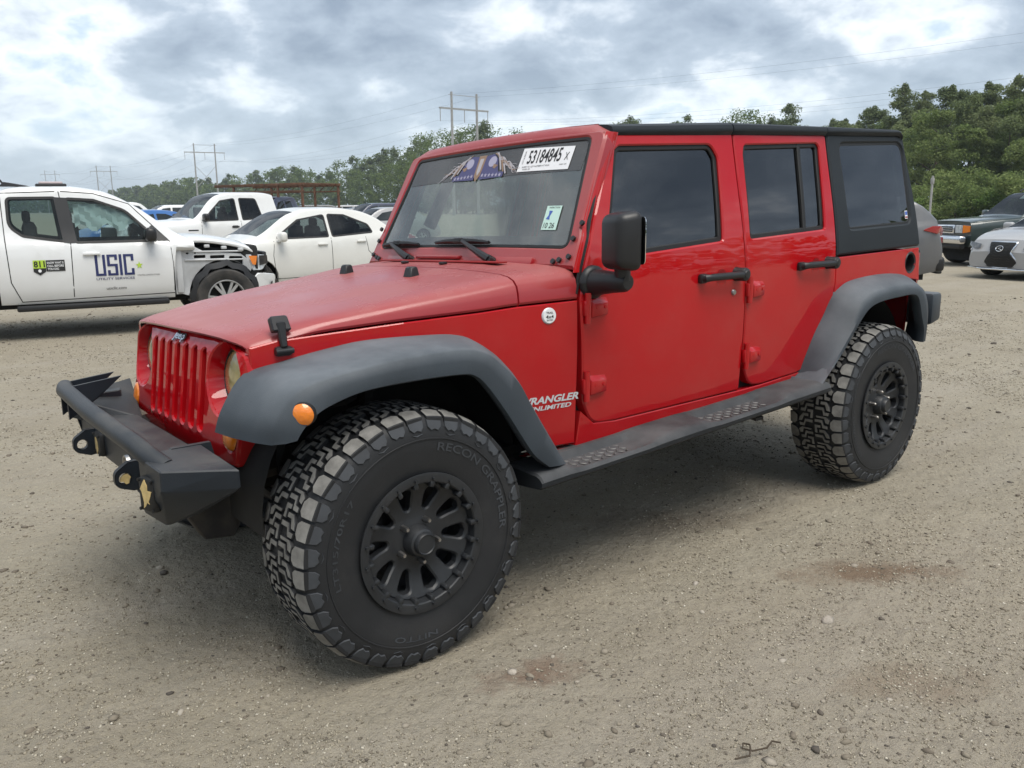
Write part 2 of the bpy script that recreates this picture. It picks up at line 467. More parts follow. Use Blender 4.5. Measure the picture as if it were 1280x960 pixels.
# ---- hood + cowl skin
HS = ([.415,.40,.37,.30,.157,-.12,-.424,-.574,-.60,-.85], [.577,.577,.582,.592,.617,.665,.717,.743,.746,.786])
ZS = ([-.85,-.574,-.424,-.12,.157,.30,.40,.43], [1.150,1.143,1.133,1.121,1.106,1.098,1.078,1.066])
ZC = ([-.85,-.60,-.45,-.12,.15,.30,.37,.405,.43], [1.293,1.272,1.250,1.202,1.159,1.134,1.121,1.110,1.094])
def hood_ring(x):
    w = interp(x, HS[0][::-1], HS[1][::-1]) ; zs = sinterp(x, *ZS); zc = sinterp(x, *ZC); h = zc - zs
    half = [(w-.035, zs-.010), (w-.004, zs-.002), (w, zs+.006), (w-.004, zs+.30*h), (w-.012, zs+.52*h), (w-.030, zs+.68*h), (w-.060, zs+.785*h),
            (w-.105, zs+.85*h), (w*.70, zs+.915*h), (w*.52, zs+.955*h), (w*.49, zs+.975*h), (w*.25, zs+.993*h), (0, zc)]
    k = max(0, min(1, (x-.12)/.28)); k = k*k*(3-2*k)
    def bx(y): return x - k*(.03*y*y + (max(0, abs(y)-.42)/.15)**2*.022)
    def bz(y, z): return z - k*(max(0, abs(y)-.36)/.2)**2*.012
    return [Vector((bx(y), y, bz(y, z))) for y, z in half] + [Vector((bx(y), -y, bz(y, z))) for y, z in half[-2::-1]]
b = MB()
xs = [-.578+.0] + [lerp(-.56, .34, i/24) for i in range(25)] + [.365, .385, .400, .410]
rings = [hood_ring(x) for x in xs]
last = rings[-1]
lip = [Vector((p.x+.007, p.y*.996, p.z-.007)) for p in last]; lip2 = [Vector((p.x+.003, p.y*.99, p.z-.014)) for p in last]
first = [Vector((p.x-.002, p.y*.985, p.z-.02)) for p in rings[0]]
b.loft([first] + rings + [lip, lip2])
hood = b.build('hood', M['red_dust_sheen'], suv, 32)
# hood stops, washer nozzle
for y in (-.27, .26):
    b = MB(); z = sinterp(-.43, *ZC)
    b.hull([(-.43+dx, y+dy, z-.01) for dx in (-.025,.025) for dy in (-.03,.03)] + [(-.43+dx, y+dy, z+.035) for dx in (-.018,.014) for dy in (-.022,.022)], .006)
    b.build('hood_stop', M['blk'], hood)
for y in (-.15,.15):
    b = MB(); b.box((-.66,y,1.283), (.03,.025,.012), .004)
    b.build('washer_nozzle', M['blk'], suv)
# latches
for sg in (1,):
    b = MB(); x = .30; w = interp(x, HS[0][::-1], HS[1][::-1]); z = 1.10
    f = lambda u, v, d, x=x, w=w, sg=sg: Vector((x+u-.02, sg*(w+.004-d - max(0,v-.012)*.55), z+v*.92 - d*.45))
    panel(b, rp([(-.030,.022,.006),(.030,.022,.006),(.030,.066,.01),(-.030,.066,.01)]), f, .0, (), .02, .004)
    b.prism(rp([(-.032,.018,.006),(.032,.018,.006),(.030,.068,.01),(-.030,.068,.01)]), f, -.014, .006, .004)
    b.prism(rp([(-.010,-.045,.004),(.012,-.045,.004),(.016,.045,.006),(-.014,.045,.006)]), f, -.022, -.010, .004)
    b.box((x-.02, sg*(w+.008), z-.045), (.058,.030,.032), .010)
    b.tube([(x-.05, sg*(w+.018), z-.045), (x+.01, sg*(w+.018), z-.045)], .010, 10)
    b.build('hood_latch', M['blk'], suv)
# cowl
b = MB()
xs = [-.586, -.60, -.65, -.70, -.75, -.80, -.84]
rings = [hood_ring(x) for x in xs]
b.loft([[Vector((p.x+.004, p.y*.985, p.z-.02)) for p in rings[0]]] + rings)
b.build('cowl', M['red_dust_sheen'], suv, 32)
b = MB()       # red vent panel below the glass
b.box((-.735, 0, 1.286), (.05,.92,.006), .002)
b.build('cowl_vent', M['red_dark'], suv)

# ---- front body sides (between hood seam and arch), both sides
for sg in (1,-1):
    b = MB()
    top = [(x, sinterp(x, *ZS)-.009) for x in (.384,.30,.157,-.12,-.424,-.574,-.838)]
    arch = [(-.838,.575),(-.70,.575),(-.575,.78),(-.50,.90),(-.44,.975),(-.36,1.025),(-.29,1.04),(-.10,1.048),(.10,1.035),(.26,1.0),(.384,.94)]
    panel(b, top + arch, side(sg), .03, (), .06, .004)
    b.build('front_wing', M['red'], suv)
# ---- sills and rear quarters
for sg in (1,-1):
    b = MB()
    panel(b, [(-.60,.555),(-2.345,.575),(-2.40,.661),(-2.06,.641),(-1.935,.637),(-1.06,.630),(-.94,.640),(-.865,.700),(-.845,.56)][::-1], side(sg, .002), .05, (), .06, .004)
    b.build('sill', M['red'], suv)
    b = MB()
    q = [(-2.655,1.222),(-3.525,1.240),(-3.545,1.05),(-3.50,1.06),(-3.276,1.09),(-3.025,1.095),(-2.80,1.08),(-2.70,1.05),(-2.648,1.01)]
    panel(b, q, side(sg), .04, (rp([(-3.43+.045*cos(a)*1.1,1.158+.058*sin(a)) for a in [2*pi*k/18 for k in range(18)]]),) if sg > 0 else (), .06, .004)
    if sg > 0:
        b.lathe([(.050,0),(.052,-.05),(.0,-.05)], 20, (-3.43,.782,1.158), 'y')
    b.build('rear_quarter', M['red'], suv)
    b = MB()           # wraparound rear corner
    for z0, z1 in ((.62,1.238),):
        rings = []
        for k in range(6):
            a = k/5*pi/2; x = -3.515 - .045*sin(a); dy = .045*(1-cos(a))
            rings.append([Vector((x, sg*(SY(x,z)-dy), z)) for z in (z0,.8,1.0,1.1,z1)])
        b.loft(rings)
    b.build('rear_corner', M['red'], suv)
b = MB()       # fuel filler: black ring and cap
b.lathe([(.062,-.004),(.064,.004),(.058,.010),(.049,.004),(.047,-.04),(.0,-.045)], 28, (-3.43,.783,1.158), 'y')
b.box((-3.43,.752,1.158),(.014,.02,.07),.004)
b.build('fuel_filler', M['blk'], suv)

# ---- doors
FD = rp([(-.850,1.145),(-.860,.98),(-.870,.735,.09),(-.925,.638,.12),(-1.06,.632),(-1.890,.642,.02),(-1.893,1.048),(-1.891,1.309),(-1.893,1.516),(-1.909,1.812,.008),(-1.15,1.776,.02),(-1.118,1.762,.012),(-.953,1.437),(-.922,1.356),(-.879,1.265)])
FW = rp([(-.995,1.303,.02),(-1.133,1.716,.03),(-1.160,1.732,.03),(-1.745,1.758,.05),(-1.782,1.70,.05),(-1.738,1.336,.02),(-1.197,1.301)])
RD = rp([(-1.899,1.048),(-1.899,.76,.06),(-1.965,.652,.12),(-2.06,.646),(-2.405,.664,.10),(-2.50,.78),(-2.636,1.014),(-2.652,1.10),(-2.652,1.233),(-2.684,1.842,.01),(-1.918,1.812,.008),(-1.900,1.516),(-1.897,1.309)])
RW = rp([(-1.940,1.338,.02),(-1.973,1.72,.03),(-1.99,1.764,.03),(-2.594,1.794,.035),(-2.614,1.775,.03),(-2.565,1.367,.02)])
def grow(p, d): return inset(ccw(p), -d)
hx = {}
for sg in (1,-1):
    for nm, D, W in (('front_door', FD, FW), ('rear_door', RD, RW)):
        b = MB()
        panel(b, D, side(sg), .045, (W,), .055, .007)
        door = b.build(nm, M['red'], suv, 30)
        b = MB()   # recessed rubber seal frame and pane
        panel(b, grow(W, .004), side(sg, .012), .03, (inset(ccw(W), .020),), .06, .004)
        if nm == 'rear_door':
            panel(b, [(-2.398-.012,1.36),(-2.398+.014,1.36),(-2.447+.014,1.788),(-2.447-.012,1.788)], side(sg, .010), .02, (), .06, .003)
        b.build('window_seal', M['seal'], door)
        b = MB(); panel(b, inset(ccw(W), .012), side(sg, .022), .004, (), .05, 0)
        b.build('window_pane', M['tintglass'] if sg > 0 or nm == 'rear_door' else M['clearpane'], door)
        b = MB()   # inner door trim, dark
        panel(b, inset(ccw(D), .03), side(sg, .075), .01, (inset(ccw(W), -.02),), .09, 0, back=True)
        b.build('door_trim', M['dash'], door)
        x0, x1, zh = ((-1.565,-1.845,1.180) if nm == 'front_door' else (-2.315,-2.595,1.195))
        yb = SY(x0, zh)
        b = MB()
        cup = [(x0-.14+.045*cos(a), zh+.002+.04*sin(a)) for a in [2*pi*k/16 for k in range(16)]]
        b.tube([(x0, sg*(yb+.008), zh),(x0-.004, sg*(yb+.030), zh+.002),(x0-.03, sg*(yb+.042), zh+.003),(x1+.06, sg*(yb+.046), zh+.004),(x1+.03, sg*(yb+.044), zh+.004)], [.017,.018,.0145,.015,.018], 10)
        b.box(((x0+x1)/2, sg*(yb+.040), zh+.004), (abs(x1-x0)-.05,.020,.032), .008)
        b.lathe([(.0,.064),(.017,.063),(.021,.058),(.027,.056),(.030,.050),(.030,.012),(.033,-.002)], 20, (x1+.022, sg*yb, zh+.005), 'y') if sg > 0 else b.lathe([(.0,-.064),(.021,-.058),(.030,-.050),(.033,.002)], 20, (x1+.022, sg*yb, zh+.005), 'y')
        b.box((x0-.006, sg*(yb+.012), zh), (.045,.026,.042), .009)
        b.build('door_handle', M['blk'], door)
        b = MB()   # near-flat disc; darker red paints in the shade of the thumb recess
        n_ = 18
        for k in range(n_):
            pass
        b.lathe([(.038,.0015),(.034,.001),(.0,.0008)], 24, (x0-.15, sg*yb, zh-.005), 'y')
        b.build('grip_recess_shade', M['red_dark'], door)
        if nm == 'front_door':
            b = MB(); b.lathe([(0,.010*sg),(.010,.010*sg),(.013,.006*sg),(.014,-.002*sg)], 18, (-1.800, sg*SY(-1.8,1.105), 1.105), 'y')
            b.build('door_lock', M['steel'], door)
        xh = -.872 if nm == 'front_door' else -1.905
        for zc in (1.108,.800):
            b = MB(); y0 = SY(xh, zc)
            f = lambda u, v, d, y0=y0, xh=xh, zc=zc, sg=sg: Vector((xh-u, sg*(y0-d), zc+v))
            b.hull([f(u,v,d) for u,v,d in ((.018,-.044,.002),(.120,-.034,.002),(.120,.036,.002),(.018,.044,.002),(.024,-.036,-.020),(.112,-.030,-.017),(.112,.016,-.019),(.024,.020,-.022))], .003)
            b.tube([f(.006,-.060,-.012), f(.006,.060,-.012)], .0135, 12)
            b.box(f(.004,0,-.006),(.032,.022,.062),.006)
            for u, v in ((.05,.0),(.095,.0)): b.tube([f(u,v,-.014), f(u,v,-.022)], .008, 8)
            b.build('hinge', M['red'], door)
        # dark tracks where the seams are deep
b = MB()   # dark inner body shell that shows in the seams
for sg in (1,-1):
    panel(b, [(.30,.62),(.30,1.05),(-.85,1.13),(-.85,1.30),(-2.68,1.30),(-3.50,1.20),(-3.50,1.12),(-2.9,1.05),(-2.6,.9),(-2.35,.58),(-.75,.58),(-.50,.96),(-.1,1.03),(.2,1.0)][::-1], side(sg, .046), .004, (), .1, 0)
b.build('inner_body', M['void'], suv)

# ---- windscreen frame in the plane (y, t): t=0 glass bottom
P0 = Vector((-.854,0,1.344)); P1 = Vector((-1.0593,0,1.7700)); UPW = (P1-P0).normalized(); LW = (P1-P0).length
NW = Vector((UPW.z, 0, -UPW.x)).normalized()      # points forward-up
def WS(u, v, d):
    return P0 + UPW*v + Vector((0,u,0)) - NW*(d - .012 + .020*(abs(u)/.7)**2.2)
gl = rp([(-.700,.0,.035),(.700,.0,.035),(.622,LW,.035),(-.622,LW,.035)])
fr = rp([(-.775,-.085),(.775,-.085),(.757,.055),(.742,.09),(.700,LW+.030,.05),(-.700,LW+.030,.05),(-.742,.09),(-.757,.055)], 6)
b = MB(); panel(b, fr, WS, .055, (gl,), .06, .012)
# rounded header joining frame and roof
hd = []
for k in range(17):
    y = lerp(-.684,.684,k/16); a = WS(y, LW+.018, .003)
    z_r = 1.812 + interp(abs(y), [0,.2,.4,.60,.655,.676,.684], [.022,.021,.018,.010,.002,-.012,-.030])
    hd.append([a, Vector((a.x-.006,y,lerp(a.z,z_r,.30))), Vector((a.x-.020,y,lerp(a.z,z_r,.68))), Vector((a.x-.040,y,lerp(a.z,z_r,.93))), Vector((a.x-.062,y,z_r)), Vector((-1.128,y,z_r+.002)), Vector((-1.13,y,z_r-.03))])
b.loft(hd)
wf = b.build('windscreen_frame', M['red_dust_sheen'], suv, 30)
b = MB(); panel(b, grow(gl,.006), WS, .02, (inset(ccw(gl),.010),), .08, .003, T=Matrix.Translation(-NW*.004)); b.build('windscreen_seal', M['seal'], wf)
b = MB(); panel(b, inset(ccw(gl),.003), lambda u,v,d: WS(u,v,d+.010), .004, (), .06, 0)
ws = b.build('windscreen', M['ws'], wf)
b = MB(); ins = [(-.655,.06),(.655,.06),(.607,LW-.01),(-.607,LW-.01)]
panel(b, inset(ccw(gl),.004), lambda u,v,d: WS(u,v,d+.016), .001, (rp([(-.672,.052,.05),(.672,.052,.05),(.602,LW-.012,.04),(-.602,LW-.012,.04)]),), .06, 0)
b.build('frit_band', M['seal'], wf)
# A pillar bracket bolts
for sg in (1,-1):
    for u, v in ((.726,.035),(.734,-.04),(.745,.10),(.69,-.055),(.66,-.062)):
        b = MB(); c = WS(sg*u, v, -.002); b.tube([c, c+NW*.010], .011, 8); b.build('frame_bolt', M['blk'], wf)
# lower frame: red strip and cover under the glass
b = MB()
b.box((-.822,.0,1.283),(.03,1.10,.035),.006, rot=Matrix.Rotation(radians(-27),3,'Y'))
b.box((-.808,-.10,1.300),(.03,.34,.016),.006)
b.build('cowl_strip', M['red_dust_sheen'], suv)
# A pillar side returns (red), facing outwards next to the door
for sg in (1,-1):
    b = MB(); rings = []
    for k in range(13):
        v = lerp(-.10, LW+.02, k/12); u = interp(v, [-.10,.055,.09,LW+.03], [.777,.757,.742,.695])
        a = WS(u-.004, v, .004); 
        rings.append([a, a+Vector((-.012,.006,0)), a+Vector((-.045,.006,.0)), a+Vector((-.075,-.006,.0)), a+Vector((-.085,-.05,0))])
    if sg < 0: rings = [[Vector((p.x,-p.y,p.z)) for p in r] for r in rings]
    b.loft(rings); b.build('pillar', M['red'], suv)
b = MB()
for sg in (1,-1):
    q = [(-.838,1.165),(-.866,1.265),(-.910,1.362),(-.940,1.44),(-1.105,1.768)]
    b.tube([side(sg,.012)(x,z,0) for x,z in q], .009, 6); b.build('pillar_gap_strip', M['seal'], suv); b = MB()  # black tube put in to draw the dark gap between pillar and door
    q = [(-1.13,1.790),(-1.90,1.826),(-2.675,1.856)]
    b.tube([side(sg,.004)(x,z,0) for x,z in q], .0115, 6); b.build('roof_gap_strip', M['seal'], suv); b = MB()  # black tube put in to draw the dark line under the roof edge
# decals on the glass
b = MB(); D = lambda u, v, d: WS(u, v, .006 + d)
def slot_poly(u0,u1,v0,v1,sk=0): return [(u0,v0),(u1,v0),(u1+sk,v1),(u0+sk,v1)]
v0, v1 = .345, .455
panel(b, [(.232,v0),(.548,v0-.004),(.548,v1-.012),(.232,v1)], lambda u,v,d: D(u,v,d), .0003, (), .03, 0, 0)
W1 = lambda u, v, d: D(.39+u, .398+v, -.0012)
text_on(b, '53184845', .205, .062, W1, 0, 1, .012, cu=-.008, cv=.012)
text_on(b, 'X', .022, .034, W1, 0, 1, .0, cu=.128, cv=.002)
b_small = ['COPART 2007 LOT', 'WRANGLER', '2000']
text_on(b, 'OUTSIDE', .06, .008, lambda u,v,d: W1(-.137+v, u+.012, d), 0, 1)
text_on(b, 'REFER TO LOT NUMBER AT SALE', .17, .007, W1, 0, 1, cu=-.045, cv=-.033)
text_on(b, 'YARD 20', .05, .006, W1, 0, 1, cu=-.10, cv=-.044)
text_on(b, 'MAY 09', .04, .006, W1, 0, 1, cu=.12, cv=-.034)
b.build('auction_sticker', [M['white'], M['seal']], wf)
M['mint'] = mat('pale_green_sticker', (.50,.70,.62), .5)
M['blue'] = mat('blue_print', (.06,.12,.42), .5)
b = MB()
b.add([D(u,v,0) for u,v in ((.515,.075),(.600,.075),(.592,.180),(.507,.180))], [[0,1,2,3]], 0)
I = lambda u, v, d: D(.553+u, .127+v, -.0008)
text_on(b, '10 26', .062, .024, I, 0, 1, .008, cv=-.033)
b.add([I(u,v,0) for u,v in ((-.03,-.005),(-.008,-.008),(-.012,.008),(-.004,.03),(-.024,.032),(-.02,.012))], [[0,1,2,3,4,5]], 2)
text_on(b, 'INSPECTION', .06, .007, I, 0, 1, cv=.045)
b.build('inspection_sticker', [M['mint'], M['seal'], M['blue']], wf)
# banner along the top of the glass: flames, star band and two pale bird heads
random.seed(4)
M['banner'] = mat('smoked_banner_film', (.12,.12,.125), .6)
M['eaglew'] = mat('pale_lilac_print', (.36,.35,.46), .6)
M['flame'] = mat('silver_flame_print', (.40,.38,.40), .6)
M['navy'] = mat('violet_blue_print', (.07,.07,.17), .6)
M['brown'] = mat('brown_print', (.26,.17,.11), .6)
b = MB()
def ban(poly, mi, k=0): panel(b, poly, lambda u,v,d: D(-.05+u, .385+v, d-.0005*k), .0003, (), .03, 0, mi)
for sg in (-1,1):
    for k in range(16):
        a0 = .085 + .0095*k; y = .062 - .0052*k + random.uniform(-.006,.006); L_ = random.uniform(.05,.10); ph = random.uniform(0,3)
        pts = []; n = 8
        for i in range(n+1):
            t = i/n; u = a0 + L_*t; v = y + .010*sin(t*5.5+ph) - .028*t; pts.append((sg*u, v, .0026*sin(pi*min(1,t+.25))+.0006))
        poly = [(u, v+w) for u, v, w in pts] + [(u, v-w) for u, v, w in pts[::-1]]
        ban(poly, 1 if k % 4 else 4, 1)
    ban([(sg*.02,.055),(sg*.08,.062),(sg*.12,.035),(sg*.15,-.03),(sg*.10,-.035),(sg*.02,-.03)], 2, 2)          # wing ground
    ban([(sg*(.085+.028*cos(a)), .025+.026*sin(a)) for a in [2*pi*k/14 for k in range(14)]], 3, 3)             # pale head
    ban([(sg*.10,.012),(sg*.135,.004),(sg*.115,-.012),(sg*.10,-.006)], 4, 4)
    for k in range(3):
        ban([(sg*(.12+.024*k),.045-.018*k),(sg*(.132+.024*k),.044-.018*k),(sg*(.17+.02*k),-.02-.010*k),(sg*(.162+.02*k),-.022-.010*k)], 4 if k%2 else 1, 4)
    for k in range(6):
        c = (sg*(.04+.026*k), -.040-.001*k)
        ban([(c[0]+(.011 if i%2==0 else .005)*cos(pi/2+i*pi/5), c[1]+(.011 if i%2==0 else .005)*sin(pi/2+i*pi/5)) for i in range(10)], 3, 4)
ban([(-.19,-.055),(-.02,-.060),(-.02,-.025),(-.19,-.030)], 2, 2); ban([(.02,-.060),(.19,-.055),(.19,-.030),(.02,-.025)], 2, 2)
ban([(-.028,.06),(.028,.06),(.022,-.04),(0,-.07),(-.022,-.04)], 4, 3)
ban([(-.014,.045),(.014,.045),(.012,-.02),(0,-.04),(-.012,-.02)], 1, 4)
b.build('banner_decal', [M['banner'], M['flame'], M['navy'], M['eaglew'], M['brown']], wf)
b = MB()   # sun strip film the banner sits on
b.add([WS(lerp(-.622,.622,k/12), v, .0085) for v in (LW-.14, LW-.004) for k in range(13)], [[k,k+1,k+14,k+13] for k in range(12)])
b.build('sun_strip', glass('sun_strip_film', (.30,.30,.30), .05, .6, film=(.16,.16,.16,.5)), wf)
# wipers
for (py, a0, a1, b0, b1) in ((.305, (.305,-.075), (.07,.008), (-.165,.012), (.236,.012)), (-.32, (-.320,-.075), (-.545,.006), (-.655,.006), (-.310,.006))):
    b = MB(); w = lambda p, d=-.022: WS(p[0], p[1], d)
    b.tube([w(a0,-.03), w((lerp(a0[0],a1[0],.25), lerp(a0[1],a1[1],.25)),-.042), w((lerp(a0[0],a1[0],.7), lerp(a0[1],a1[1],.7)),-.036), w(a1,-.030)], [.019,.016,.011,.009], 8)
    b.tube([w(a0,-.005), w(a0,-.04)], .020, 10)
    m_ = ((b0[0]+b1[0])/2, b0[1])
    b.tube([w(b0,-.012), w((lerp(b0[0],b1[0],.25),b0[1]+.003),-.020), w(m_,-.028), w((lerp(b0[0],b1[0],.75),b0[1]+.003),-.020), w(b1,-.012)], [.006,.009,.011,.009,.006], 6)
    b.tube([w(b0,-.006), w(b1,-.006)], .006, 6)
    b.box(w(m_,-.026), (.02,.06,.026), .006)
    b.build('wiper', M['blk'], suv)

# ---- hardtop: roof skin and rear sides
def roof_z(x): return interp(x, [-3.56,-1.95,-1.10], [1.900,1.862,1.812])
def door_z(x): return interp(x, [-3.56,-2.68,-1.91,-1.12], [1.880,1.846,1.818,1.778])
def roof_ring(x, inset_=0):
    zt = roof_z(x) - inset_; zb = door_z(x) - .0
    half = [(.672,zb-.012),(.682,zb+.002),(.684,zb+.006),(.683,lerp(zb,zt,.45)),(.676,lerp(zb,zt,.80)),(.655,zt),(.60,zt+.008),(.40,zt+.016),(.2,zt+.019),(0,zt+.020)]
    return [Vector((x,y,z)) for y,z in half] + [Vector((x,-y,z)) for y,z in half[-2::-1]]
def roof_piece(xa, xb, name, n=8):
    b = MB(); rs = [roof_ring(lerp(xa,xb,k/n)) for k in range(n+1)]
    def sh(r, dx): return [Vector((p.x+dx, p.y*.985, p.z-.012)) for p in r]
    s_ = 1 if xa > xb else -1
    b.loft([sh(sh(rs[0],0),0), sh(rs[0], .002)] + rs + [sh(rs[-1], -.002), sh(sh(rs[-1],0),0)])
    return b.build(name, M['hardtop'], suv, 40)
roof_piece(-1.125, -1.898, 'freedom_panel')
roof_piece(-1.906, -2.672, 'roof_panel')
HTW = rp([(-2.788,1.360,.03),(-2.796,1.800,.05),(-3.466,1.828,.07),(-3.440,1.380,.05)])
for sg in (1,-1):
    b = MB()
    O = rp([(-2.660,1.232),(-3.530,1.250,.02),(-3.505,1.62),(-3.478,1.878,.03),(-2.692,1.846)])
    panel(b, O, side(sg, -.004), .05, (HTW,), .055, .010)
    o = b.build('hardtop_side', M['hardtop'], suv, 30)
    b = MB(); panel(b, inset(ccw(HTW),-.002), side(sg, .004), .02, (inset(ccw(HTW),.012),), .07, .003); b.build('window_seal', M['seal'], o)
    b = MB(); panel(b, inset(ccw(HTW),.006), side(sg, .006), .004, (), .055, 0); g_ = b.build('window_pane', M['tintglass'], o)
    if sg > 0:
        b = MB(); F = side(1, .0045)
        b.add([F(u,v,0) for u,v in ((-3.395,1.405),(-3.425,1.406),(-3.427,1.450),(-3.397,1.449))], [[0,1,2,3]], 0)
        b.add([F(u,v,-.0006) for u,v in ((-3.399,1.425),(-3.423,1.426),(-3.425,1.446),(-3.400,1.445))], [[0,1,2,3]], 1)
        b.add([F(u,v,-.0006) for u,v in ((-3.397,1.409),(-3.423,1.409),(-3.423,1.419),(-3.398,1.418))], [[0,1,2,3]], 2)
        b.build('window_sticker', [M['white'], M['blue'], M['redlens']], o)
# rear roof + back face of the hardtop
b = MB(); rs = [roof_ring(x) for x in (-2.676,-2.9,-3.1,-3.3,-3.40)]
def back_ring(x, dz, k): return [Vector((x, p.y*k, p.z-dz)) for p in roof_ring(-3.40)]
e0 = [Vector((p.x+.002,p.y*.985,p.z-.012)) for p in rs[0]]
rs2 = rs + [[Vector((-3.40-.055*sin(a), p.y*(1-.010*(1-cos(a))), p.z-.055*(1-cos(a))*((p.z-1.80)/.12 if p.z>1.80 else 0))) for p in roof_ring(-3.40)] for a in (.5,1.0,1.4)]
b.loft([e0]+rs2); b.build('roof_rear', M['hardtop'], suv, 40)
b = MB()
def BK(u, v, d):  # back face, u=y, v=z
    x = interp(v, [1.23,1.86,1.92], [-3.545,-3.468,-3.45]); k = abs(u)/.77
    return Vector((x + d + .05*k**6, u, v))
panel(b, rp([(-.70,1.245),(.70,1.245),(.60,1.86,.05),(-.60,1.86,.05)]), BK, .03, (rp([(-.58,1.30,.05),(.58,1.30,.05),(.52,1.80,.05),(-.52,1.80,.05)]),), .08, .008)
o = b.build('liftgate', M['hardtop'], suv, 30)
b = MB(); panel(b, rp([(-.60,1.28,.05),(.60,1.28,.05),(.54,1.82,.05),(-.54,1.82,.05)]), lambda u,v,d: BK(u,v,d-.004), .004, (), .08, 0); b.build('rear_window', M['tintglass'], o)
b = MB(); panel(b, rp([(-.74,.60),(.74,.60),(.755,1.235),(-.755,1.235)]), lambda u,v,d: Vector((-3.552+d+.03*(abs(u)/.77)**8,u,v)), .03, (), .1, .006)
tg = b.build('tailgate', M['red'], suv)

# ---- grille
def GR(u, v, d):      # u=y, v=z
    x = interp(v, [.66,.70,.76,1.04,1.075,1.10], [.430,.445,.455,.417,.398,.372])
    k = abs(u)
    x -= .03*k*k + (max(0, k-.49)/.10)**2*.026
    return Vector((x - d, u, v))
go = rp([(-.40,1.086),(-.566,1.052,.045),(-.588,.99,.03),(-.586,.90),(-.565,.78),(-.520,.675,.03),(.520,.675,.03),(.565,.78),(.586,.90),(.588,.99,.03),(.566,1.052,.045),(.40,1.086),(0,1.093)])
def circ(c, r, n=26, k=1): return [(c[0]+r*cos(2*pi*i/n), c[1]+r*k*sin(2*pi*i/n)) for i in range(n)]
hl = [(-.425,.962),(.422,.962)]
slots = [rp([(u-.0235,.765,.023),(u+.0235,.765,.023),(u+.0235,1.046,.023),(u-.0235,1.046,.023)], 5) for u in [-.258+.086*k for k in range(7)]]
sig = [(-.503,.788),(.503,.788)]
b = MB(); panel(b, go, GR, .06, [circ(c,.122) for c in hl] + slots + [circ(c,.043,18,1.3) for c in sig], .05, .007)
grl = b.build('grille', M['red'], suv, 34)
b = MB()
for c in hl:      # conical bowls
    rings = []
    for r, d in ((.1225,.006),(.116,.02),(.106,.045),(.098,.066)):
        rings.append([GR(c[0]+r*cos(2*pi*i/28)*1.0, c[1]+r*sin(2*pi*i/28), d) for i in range(29)])
    b.loft(rings)
panel(b, [(-.30,.74),(.30,.74),(.30,1.07),(-.30,1.07)], lambda u,v,d: GR(u,v,d+.052), .002, (), .08, 0)
b.build('grille_insert', M['red'], grl)
for c in hl:
    b = MB(); cc = GR(c[0],c[1],.055); 
    T = Matrix.Translation(cc) @ Matrix.Rotation(radians(-6),4,'Y')
    b.lathe([(.099,-.012),(.099,.006),(.092,.010),(.089,.006)], 28, (0,0,0), 'x', 0, T)
    b.lathe([(.090,.004),(.075,.014),(.05,.021),(.02,.025),(0,.026)], 28, (0,0,0), 'x', 1, T)
    b.build('headlight', [M['seal'], M['lens_yellow']], grl)
for c in sig:
    b = MB(); rings = []
    for k_, d in ((1,.004),(.9,-.004),(.6,-.008),(.02,-.010)):
        rings.append([GR(c[0]+.042*k_*cos(2*pi*i/18), c[1]+.042*1.3*k_*sin(2*pi*i/18), d) for i in range(19)])
    b.loft(rings); b.build('turn_signal', M['amber'], grl)
b = MB()
EM = lambda u, v, d: GR(u, 1.070+v, d)
text_on(b, 'Jeep', .115, .036, EM, -.010, 0, .018, 0, 0)
text_on(b, 'Jeep', .120, .041, EM, -.005, 1, .045, 0, 0)
b.build('emblem', [M['chrome'], M['blk']], grl)
MB.lean = 0
# ---- fender flares
FF = [((.500,.810),(.462,.885,.832),(.405,.935,.846)), ((.474,.885),(.448,.892,.905),(.384,.940,.878)), ((.403,.987),(.388,.905,.982),(.348,.944,.912)),
      ((.293,1.017),(.300,.918,1.014),(.290,.945,.938)), ((.131,1.048),(.15,.922,1.032),(.177,.945,.963)), ((-.008,1.064),(0,.922,1.044),(0,.945,.970)),
      ((-.239,1.062),(-.18,.922,1.047),(-.175,.945,.966)), ((-.328,1.054),(-.285,.922,1.025),(-.234,.945,.951)), ((-.388,1.034),(-.345,.922,.985),(-.285,.945,.905)),
      ((-.470,.979),(-.43,.922,.905),(-.366,.945,.80)), ((-.545,.890),(-.495,.922,.80),(-.431,.945,.705)), ((-.605,.797),(-.565,.922,.69),(-.487,.945,.630)), ((-.735,.560),(-.660,.915,.562),(-.560,.940,.572))]
RF = [((-2.354,.603),(-2.350,.900,.612),(-2.325,.942,.622)), ((-2.466,.819),(-2.478,.918,.785),(-2.49,.945,.760)), ((-2.55,.935),(-2.585,.922,.895),(-2.595,.945,.860)),
      ((-2.620,1.028),(-2.655,.922,.985),(-2.672,.945,.930)), ((-2.690,1.072),(-2.73,.922,1.032),(-2.745,.945,.976)), ((-2.793,1.102),(-2.83,.922,1.056),(-2.86,.945,.999)),
      ((-3.025,1.118),(-3.04,.922,1.068),(-3.05,.945,1.010)), ((-3.24,1.114),(-3.20,.922,1.064),(-3.185,.945,1.010)), ((-3.40,1.09),(-3.315,.922,1.035),(-3.25,.945,.980)),
      ((-3.50,1.02),(-3.385,.922,.955),(-3.30,.945,.88)), ((-3.53,.88),(-3.405,.922,.850),(-3.338,.945,.80)), ((-3.51,.74),(-3.40,.918,.738),(-3.345,.942,.732))]
